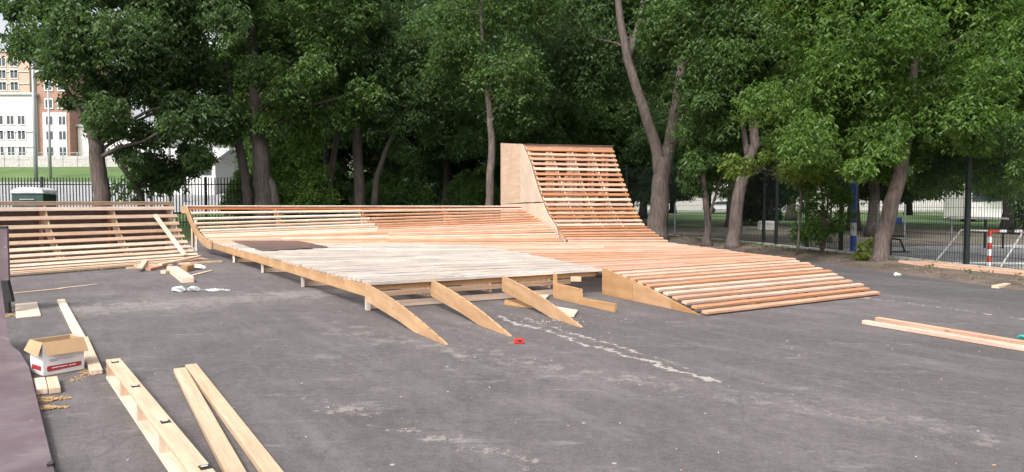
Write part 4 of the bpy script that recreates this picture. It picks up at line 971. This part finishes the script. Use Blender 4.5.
pole(32, 40, 60, .16, 'tall grey lamp post left of the apartment block corner'); pole(48, 88, 62, .12, 'thin lamp post before the orange brick bay')
pole(168, 96, 36, .09, 'pale grey lamp post left of the pale shed'); pole(183, 92, 48, .11, 'grey lamp post right of the other one by the pale shed')
sh = thing('storage_shed', (atd(175, 170, 52).x, 52, hz(-24, 52)), 'long low white shed with pale grey roof behind the dark trees', 'shed')
xa, xb = atd(143, 0, 52).x, atd(212, 0, 52).x; zb = hz(-24, 52)-.3
MB().aab(((xa+xb)/2, 54.5, (zb+4.7)/2), (xb-xa, 5, 4.7-zb)).build('wall', 'wall_white', sh)
MB().prism([V((xa-.3, 51.6, 4.7)), V((xa-.3, 57.4, 4.7)), V((xa-.3, 54.5, 5.7))], (xb-xa+.6, 0, 0)).build('roof', 'roof_grey', sh)
for k in range(3): MB().aab((xa+1+k*1.6, 51.98, 3.9), (.9, .05, .7)).build('window', 'glass', sh)
# ------------------------------------------------------------------ buildings
def building(name, lab, x0, x1, y, zb, zt, mat, rows, cols, depth=14, ww=1.2, wh=1.5, bands=None, rz=0, plinth=None, frame='metal_white'):
    o = thing(name, ((x0+x1)/2, y, zb), lab, 'building')
    MB().aab(((x0+x1)/2, y+depth/2, (zb+zt)/2), (x1-x0, depth, zt-zb)).build('wall', mat, o)
    MB().aab(((x0+x1)/2, y+depth/2, zt+.15), (x1-x0+.5, depth+.5, .28)).build('roof', 'roof_grey', o)
    if plinth: MB().aab(((x0+x1)/2, y-.08, zb+plinth/2), (x1-x0+.1, .15, plinth)).build('plinth', 'brick', o)
    for r in rows:
        for c_ in cols:
            w = MB(); w.aab((c_, y-.05, r), (ww+.2, .12, wh+.2)); wo = w.build('window', frame, o)
            MB().aab((c_-ww/4-.02, y-.10, r), (ww/2-.06, .06, wh-.08)).build('pane', 'glass', wo)
            MB().aab((c_+ww/4+.02, y-.10, r), (ww/2-.06, .06, wh-.08)).build('pane', 'glass', wo)
        if bands: MB().aab(((x0+x1)/2, y-.06, r-bands), (x1-x0+.1, .14, .18)).build('string_course', 'roof_grey', o)
    return o
D = 85
X = lambda px: atd(px, 0, D).x
Zy = lambda py: atd(0, py, D).z
building('apartment_building', 'white four storey apartment block with paired windows at the far left', X(-70), X(30.5), D, 4.5, Zy(95), 'wall_white', [Zy(120), Zy(135), Zy(151)], [X(-40), X(-28), X(-16), X(-4), X(7), X(18)], ww=.8, wh=1.05, bands=1.35, plinth=Zy(160)-4.5)
building('apartment_building', 'orange brick and white bay building right of the white block', X(31.2), X(63), D+.6, 4.5, Zy(72), 'brick', [Zy(85), Zy(103), Zy(120), Zy(135), Zy(151)], [X(43), X(56)], ww=.8, wh=1.05, plinth=Zy(160)-4.5)
o = bpy.data.objects['apartment_building.001']
for c0, c1 in ((36, 49), (51, 60)):
    pass
MB().aab(((X(36)+X(60))/2, D+.58, (Zy(112)+Zy(158))/2), (X(60)-X(36), .05, Zy(112)-Zy(158))).build('render_panel', 'wall_white', o)
building('apartment_building', 'white wing of the housing right of the brick bay, half hidden by leaves', X(63.8), X(150), D+2, 4.5, Zy(125), 'wall_white', [Zy(134), Zy(151)], [X(66+14*k) for k in range(1, 6)], ww=.8, wh=1.05, plinth=Zy(160)-4.5)
D = 130; 
building('tower_block', 'tall pinkish beige tower block rising behind the white block', X(-120), X(27), D, 4.5, Zy(52), 'wall_beige', [Zy(62), Zy(74), Zy(86)], [X(-60+12*k) for k in range(7)], ww=1.3, wh=1.5, bands=1.7)
building('tower_block', 'orange brick upper tower behind, seen over the beige one', X(-90), X(14), D+18, 3.0, Zy(30), 'brick', [Zy(42), Zy(52)], [X(-50+10*k) for k in range(6)], ww=1.5, wh=2.2, bands=2.2)
D = 105
building('pavilion_building', 'long pale grey building far behind the lawn at right', X(610), X(1150), D, 0, Zy(181), 'concrete', [Zy(191)], [X(630+26*k) for k in range(19)], ww=1.8, wh=1.6)
# railing on the far bank at left
rw = MB().box((-72, 78, hz(-50, 78)+.5), (-34, 78, hz(-50, 78)+.5), .3, 1.3).build('retaining_wall', 'concrete', origin=(-53, 78, hz(-50, 78))); tag(rw, 'low grey wall behind the thin railing before the white block', 'wall')
rl = thing('bank_railing', (-50, 74, 4), 'thin grey railing on top of the grass bank before the white block', 'railing')
m = MB(); x = -70.
while x < -33: 
    z = hz(x, 74); MB_ = m.box((x, 74, z-.05), (x, 74, z+1.5), .06, .06, (1, 0, 0)); x += 1.5
m.build('posts', 'metal_grey', rl)
MB().box((-70, 74, hz(-50, 74)+1.45), (-33, 74, hz(-50, 74)+1.45), .05, .06).build('top_rail', 'metal_grey', rl)
MB().box((-70, 74.1, hz(-50, 74)+.75), (-33, 74.1, hz(-50, 74)+.75), .05, .05).build('middle_rail', 'metal_grey', rl)
# cars
def car(x, y, z, mat, lab, rot=0):
    c = thing('parked_car', (x, y, z), lab, 'car', 'cars parked beyond the lawn')
    prof_ = [(-2.1, .35), (-2.15, .75), (-1.5, .88), (-1.0, 1.38), (.55, 1.42), (1.15, .95), (2.0, .82), (2.15, .4)]
    MB().prism([V((x+a, y-.85, z+b)) for a, b in prof_], (0, 1.7, 0)).build('body', mat, c, bevel=.06)
    for s in (-.87, .855):
        MB().prism([V((x-1.2, y+s, z+.95)), V((x-.9, y+s, z+1.3)), V((x+.45, y+s, z+1.33)), V((x+.85, y+s, z+.95))], (0, .015, 0)).build('window', 'glass', c)
    for a in (-1.3, 1.3):
        for s in (-.88, .68): MB().tube([(x+a, y+s, z+.32), (x+a, y+s+.2, z+.32)], .32, 14).build('wheel', 'tyre', c)
    return c
car(atd(722, 200, 82).x, 82, .42, 'car_white', 'white car beyond the lawn seen between the trunks'); car(atd(752, 200, 82).x, 82.5, .42, 'car_dark', 'dark car beyond the lawn right of the white one'); car(atd(990, 200, 80).x, 80, .42, 'car_white', 'white car beyond the court at far right')
# ------------------------------------------------------------------ playground behind the mesh fence
p = V((atd(853, 250, 22).x, 22, 0)); bp = thing('basketball_post', p, 'blue post with a white band and backboard behind the mesh fence', 'basketball post')
MB().tube([p, p+V((0, 0, .55))], .085, 12).build('pole', 'blue', bp); MB().tube([p+V((0, 0, .55)), p+V((0, 0, .95))], .085, 12).build('white_band', 'metal_white', bp); MB().tube([p+V((0, 0, .95)), p+V((0, 0, 3.3))], .085, 12).build('pole', 'blue', bp)
MB().box(p+V((.05, -.1, 3.1)), p+V((.6, -.1, 3.1)), .04, .35, (0, 1, 0)).build('backboard', 'blue', bp)
MB().tube([p+V((.35+.22*math.cos(k*math.pi/8), -.4+.22*math.sin(k*math.pi/8), 2.75)) for k in range(17)], .012, 6).build('hoop', 'metal_red', bp)
# goal
g0 = at(989, 268.5); gl = thing('football_goal', g0, 'small goal with red and white post and white frame behind the fence', 'goal')
gx = V((.97, -.1, 0)); GH = .92
for k in range(6):
    MB().box(g0+V((0, 0, k*GH/6)), g0+V((0, 0, (k+1)*GH/6-.001)), .07, .07, gx).build('post_band', 'metal_red' if k % 2 == 1 else 'metal_white', gl)
for k in range(14):
    MB().box(g0+gx*(.036+k*.17)+V((0, 0, GH-.03)), g0+gx*(.036+k*.17+.169)+V((0, 0, GH-.03)), .06, .06).build('crossbar_band', ('metal_red', 'metal_white', 'black', 'metal_white')[k % 4], gl)
bk = V((-.55, 1.3, 0)); q = g0+gx*2.42
MB().box(q, q+V((0, 0, GH)), .07, .07, gx).build('post', 'metal_white', gl)
for r0 in (g0, q):
    MB().tube([r0+V((0, 0, GH-.03)), r0+bk*.5+V((0, 0, GH-.03)), r0+bk], .022, 8).build('side_frame', 'metal_white', gl)
    MB().tube([r0+V((0, .05, .03)), r0+bk+V((0, 0, .03))], .022, 8).build('side_frame', 'metal_white', gl)
MB().tube([g0+gx*.75+V((0, 0, GH-.04)), g0+gx*.45+V((0, .3, 0))], .022, 8).build('brace', 'metal_white', gl)
MB().tube([g0+bk+V((0, 0, .03)), q+bk+V((0, 0, .03))], .022, 8).build('back_bar', 'metal_white', gl)
# low bar frame
f0 = V((atd(951, 240, 25).x, 25, 0)); f1 = V((atd(1003, 240, 24.4).x, 24.4, 0)); bf = thing('bar_frame', f0, 'low pale topped table frame behind the small goal', 'frame')
for s in (0, .33, .66, 1):
    p = f0.lerp(f1, s); MB().box(p, p+V((0, 0, 1.0)), .05, .05, (1, 0, 0)).build('leg', 'metal_black' if s > .1 else 'metal_grey', bf)
MB().box(f0+V((-.1, 0, 1.03)), f1+V((.1, 0, 1.03)), .5, .06, (0, 1, 0)).build('top', 'concrete', bf)
# exercise machine
e0 = V((atd(894, 240, 22.5).x, 22.5, 0)); em = thing('exercise_machine', e0, 'blue seated exercise machine behind the mesh fence right of the maple', 'exercise machine')
MB().tube([e0+V((-.15, 0, 0)), e0+V((-.15, 0, .5)), e0+V((-.12, 0, 1.5))], .035, 8).build('frame', 'metal_grey', em)
MB().tube([e0+V((-.15, 0, .45)), e0+V((.2, 0, .4)), e0+V((.35, 0, .02))], .03, 8).build('frame', 'black', em)
MB().box(e0+V((-.1, 0, .52)), e0+V((.25, 0, .52)), .35, .05).build('seat', 'black', em, bevel=.01)
MB().box(e0+V((-.1, 0, .98)), e0+V((.15, 0, 1.0)), .35, .2).build('backrest', 'blue', em, bevel=.01)
MB().box(e0+V((-.25, 0, .02)), e0+V((.45, 0, .02)), .3, .04).build('base', 'black', em)
# slim park posts
for px, ytop, d_, lab in ((878-0, 205, 24, 'pale thin pole right of the blue post behind the mesh fence'), (905, 215, 27, 'pale thin pole left of the goal behind the mesh fence'), (675, 205, 34, 'grey thin pole right of the forked trunk')):
    p = atd(px, ytop, d_); o = MB().tube([(p.x, d_, 0), (p.x, d_, max(1.5, p.z))], .035, 8).build('thin_pole', 'metal_grey', origin=(p.x, d_, 0)); tag(o, lab, 'pole')
# blue awning kiosk
k0 = atd(992, 160, 58); kk = thing('kiosk', (k0.x, 58, .3), 'white kiosk with bright blue awning beyond the court at right', 'kiosk')
MB().aab((k0.x, 60, 2.8), (3.4, 3, 5.0)).build('wall', 'wall_white', kk)
MB().prism([V((k0.x-1.4, 58.4, 5.7)), V((k0.x-1.4, 57.2, 4.5)), V((k0.x-1.4, 57.2, 4.3)), V((k0.x-1.4, 58.4, 4.3))], (2.8, 0, 0)).build('awning', 'blue', kk)
MB().aab((k0.x, 58.46, 2.4), (2.4, .06, 1.4)).build('window', 'glass', kk)
bc = thing('bollard_stone', at(770, 240)+V((0, 0, 0)), 'pale concrete block on the soil behind the mesh fence', 'block')
p = atd(769, 228, 40); bc.location = (p.x, 40, 0)
MB().prism([V((p.x-.5, 40, .0)), V((p.x+.5, 40, .0)), V((p.x+.4, 40, .55)), V((p.x-.4, 40, .55))], (0, .6, 0)).build('block', 'concrete', bc, bevel=.05)
# ------------------------------------------------------------------ weeds and litter on the soil strip
def litter():
    m = MB()
    for _ in range(900):
        t = random.random(); a = EL[0].lerp(EL[-2], t); b = FL[0].lerp(FL[-2], t); p = a.lerp(b, random.uniform(.02, .95)); p.z = .06+random.random()*.04
        dd = V((random.uniform(-1, 1), random.uniform(-1, 1), random.uniform(0, .5))).normalized()*random.uniform(.03, .08); m.box(p, p+dd, .02, .004)
    o = m.build('leaf_litter', 'litter'); o['label'] = 'dry leaf litter scattered on the soil strip'; o['category'] = 'litter'; o['kind'] = 'stuff'
litter()
def weeds():
    rg = np.random.default_rng(5); pts = []
    for _ in range(260):
        t = rg.random(); a = EL[0].lerp(EL[-2], t); b = FL[0].lerp(FL[-2], t); p = a.lerp(b, rg.uniform(.35, 1.05)); c_ = np.array([p.x, p.y, .08])
        pts.append(c_+rg.normal(0, .06, (rg.integers(1, 5), 3))*np.array([1, 1, .4]))
    lv = leaves(np.concatenate(pts), None, 4, .07, droop=-.5, seed=9); me = leafmesh('weeds', lv, 'leaf_mid'); o = bpy.data.objects.new('weeds', me); C.objects.link(o)
    o['label'] = 'small weeds along the foot of the mesh fence'; o['category'] = 'weeds'; o['kind'] = 'stuff'
weeds()
# ------------------------------------------------------------------ light
SUN_EL, SUN_AZ = R(48), R(205)      # azimuth clockwise from +Y : behind the camera, slightly left
w = bpy.data.worlds.new('World'); sc.world = w; w.use_nodes = True; nt = w.node_tree
sky = nt.nodes.new('ShaderNodeTexSky'); sky.sky_type = 'NISHITA'; sky.sun_disc = False; sky.sun_elevation = SUN_EL; sky.sun_rotation = SUN_AZ
sky.air_density = 1.0; sky.dust_density = 5.0; sky.ozone_density = 1.0
hs = nt.nodes.new('ShaderNodeHueSaturation'); hs.inputs['Saturation'].default_value = .22; nt.links.new(sky.outputs[0], hs.inputs['Color'])
nt.links.new(hs.outputs[0], nt.nodes['Background'].inputs[0]); nt.nodes['Background'].inputs[1].default_value = .15
sd = bpy.data.lights.new('sun', 'SUN'); sd.energy = 1.5; sd.angle = R(13); sd.color = (1, .96, .90); so = bpy.data.objects.new('sun', sd); C.objects.link(so)
dirv = V((math.sin(SUN_AZ)*math.cos(SUN_EL), math.cos(SUN_AZ)*math.cos(SUN_EL), math.sin(SUN_EL)))
so.rotation_euler = dirv.to_track_quat('Z', 'Y').to_euler(); so.location = (0, 0, 30)
sc.render.engine = 'CYCLES'; sc.view_settings.view_transform = 'Standard'; sc.view_settings.look = 'None'; sc.view_settings.gamma = 1
sc.view_settings.exposure = .9
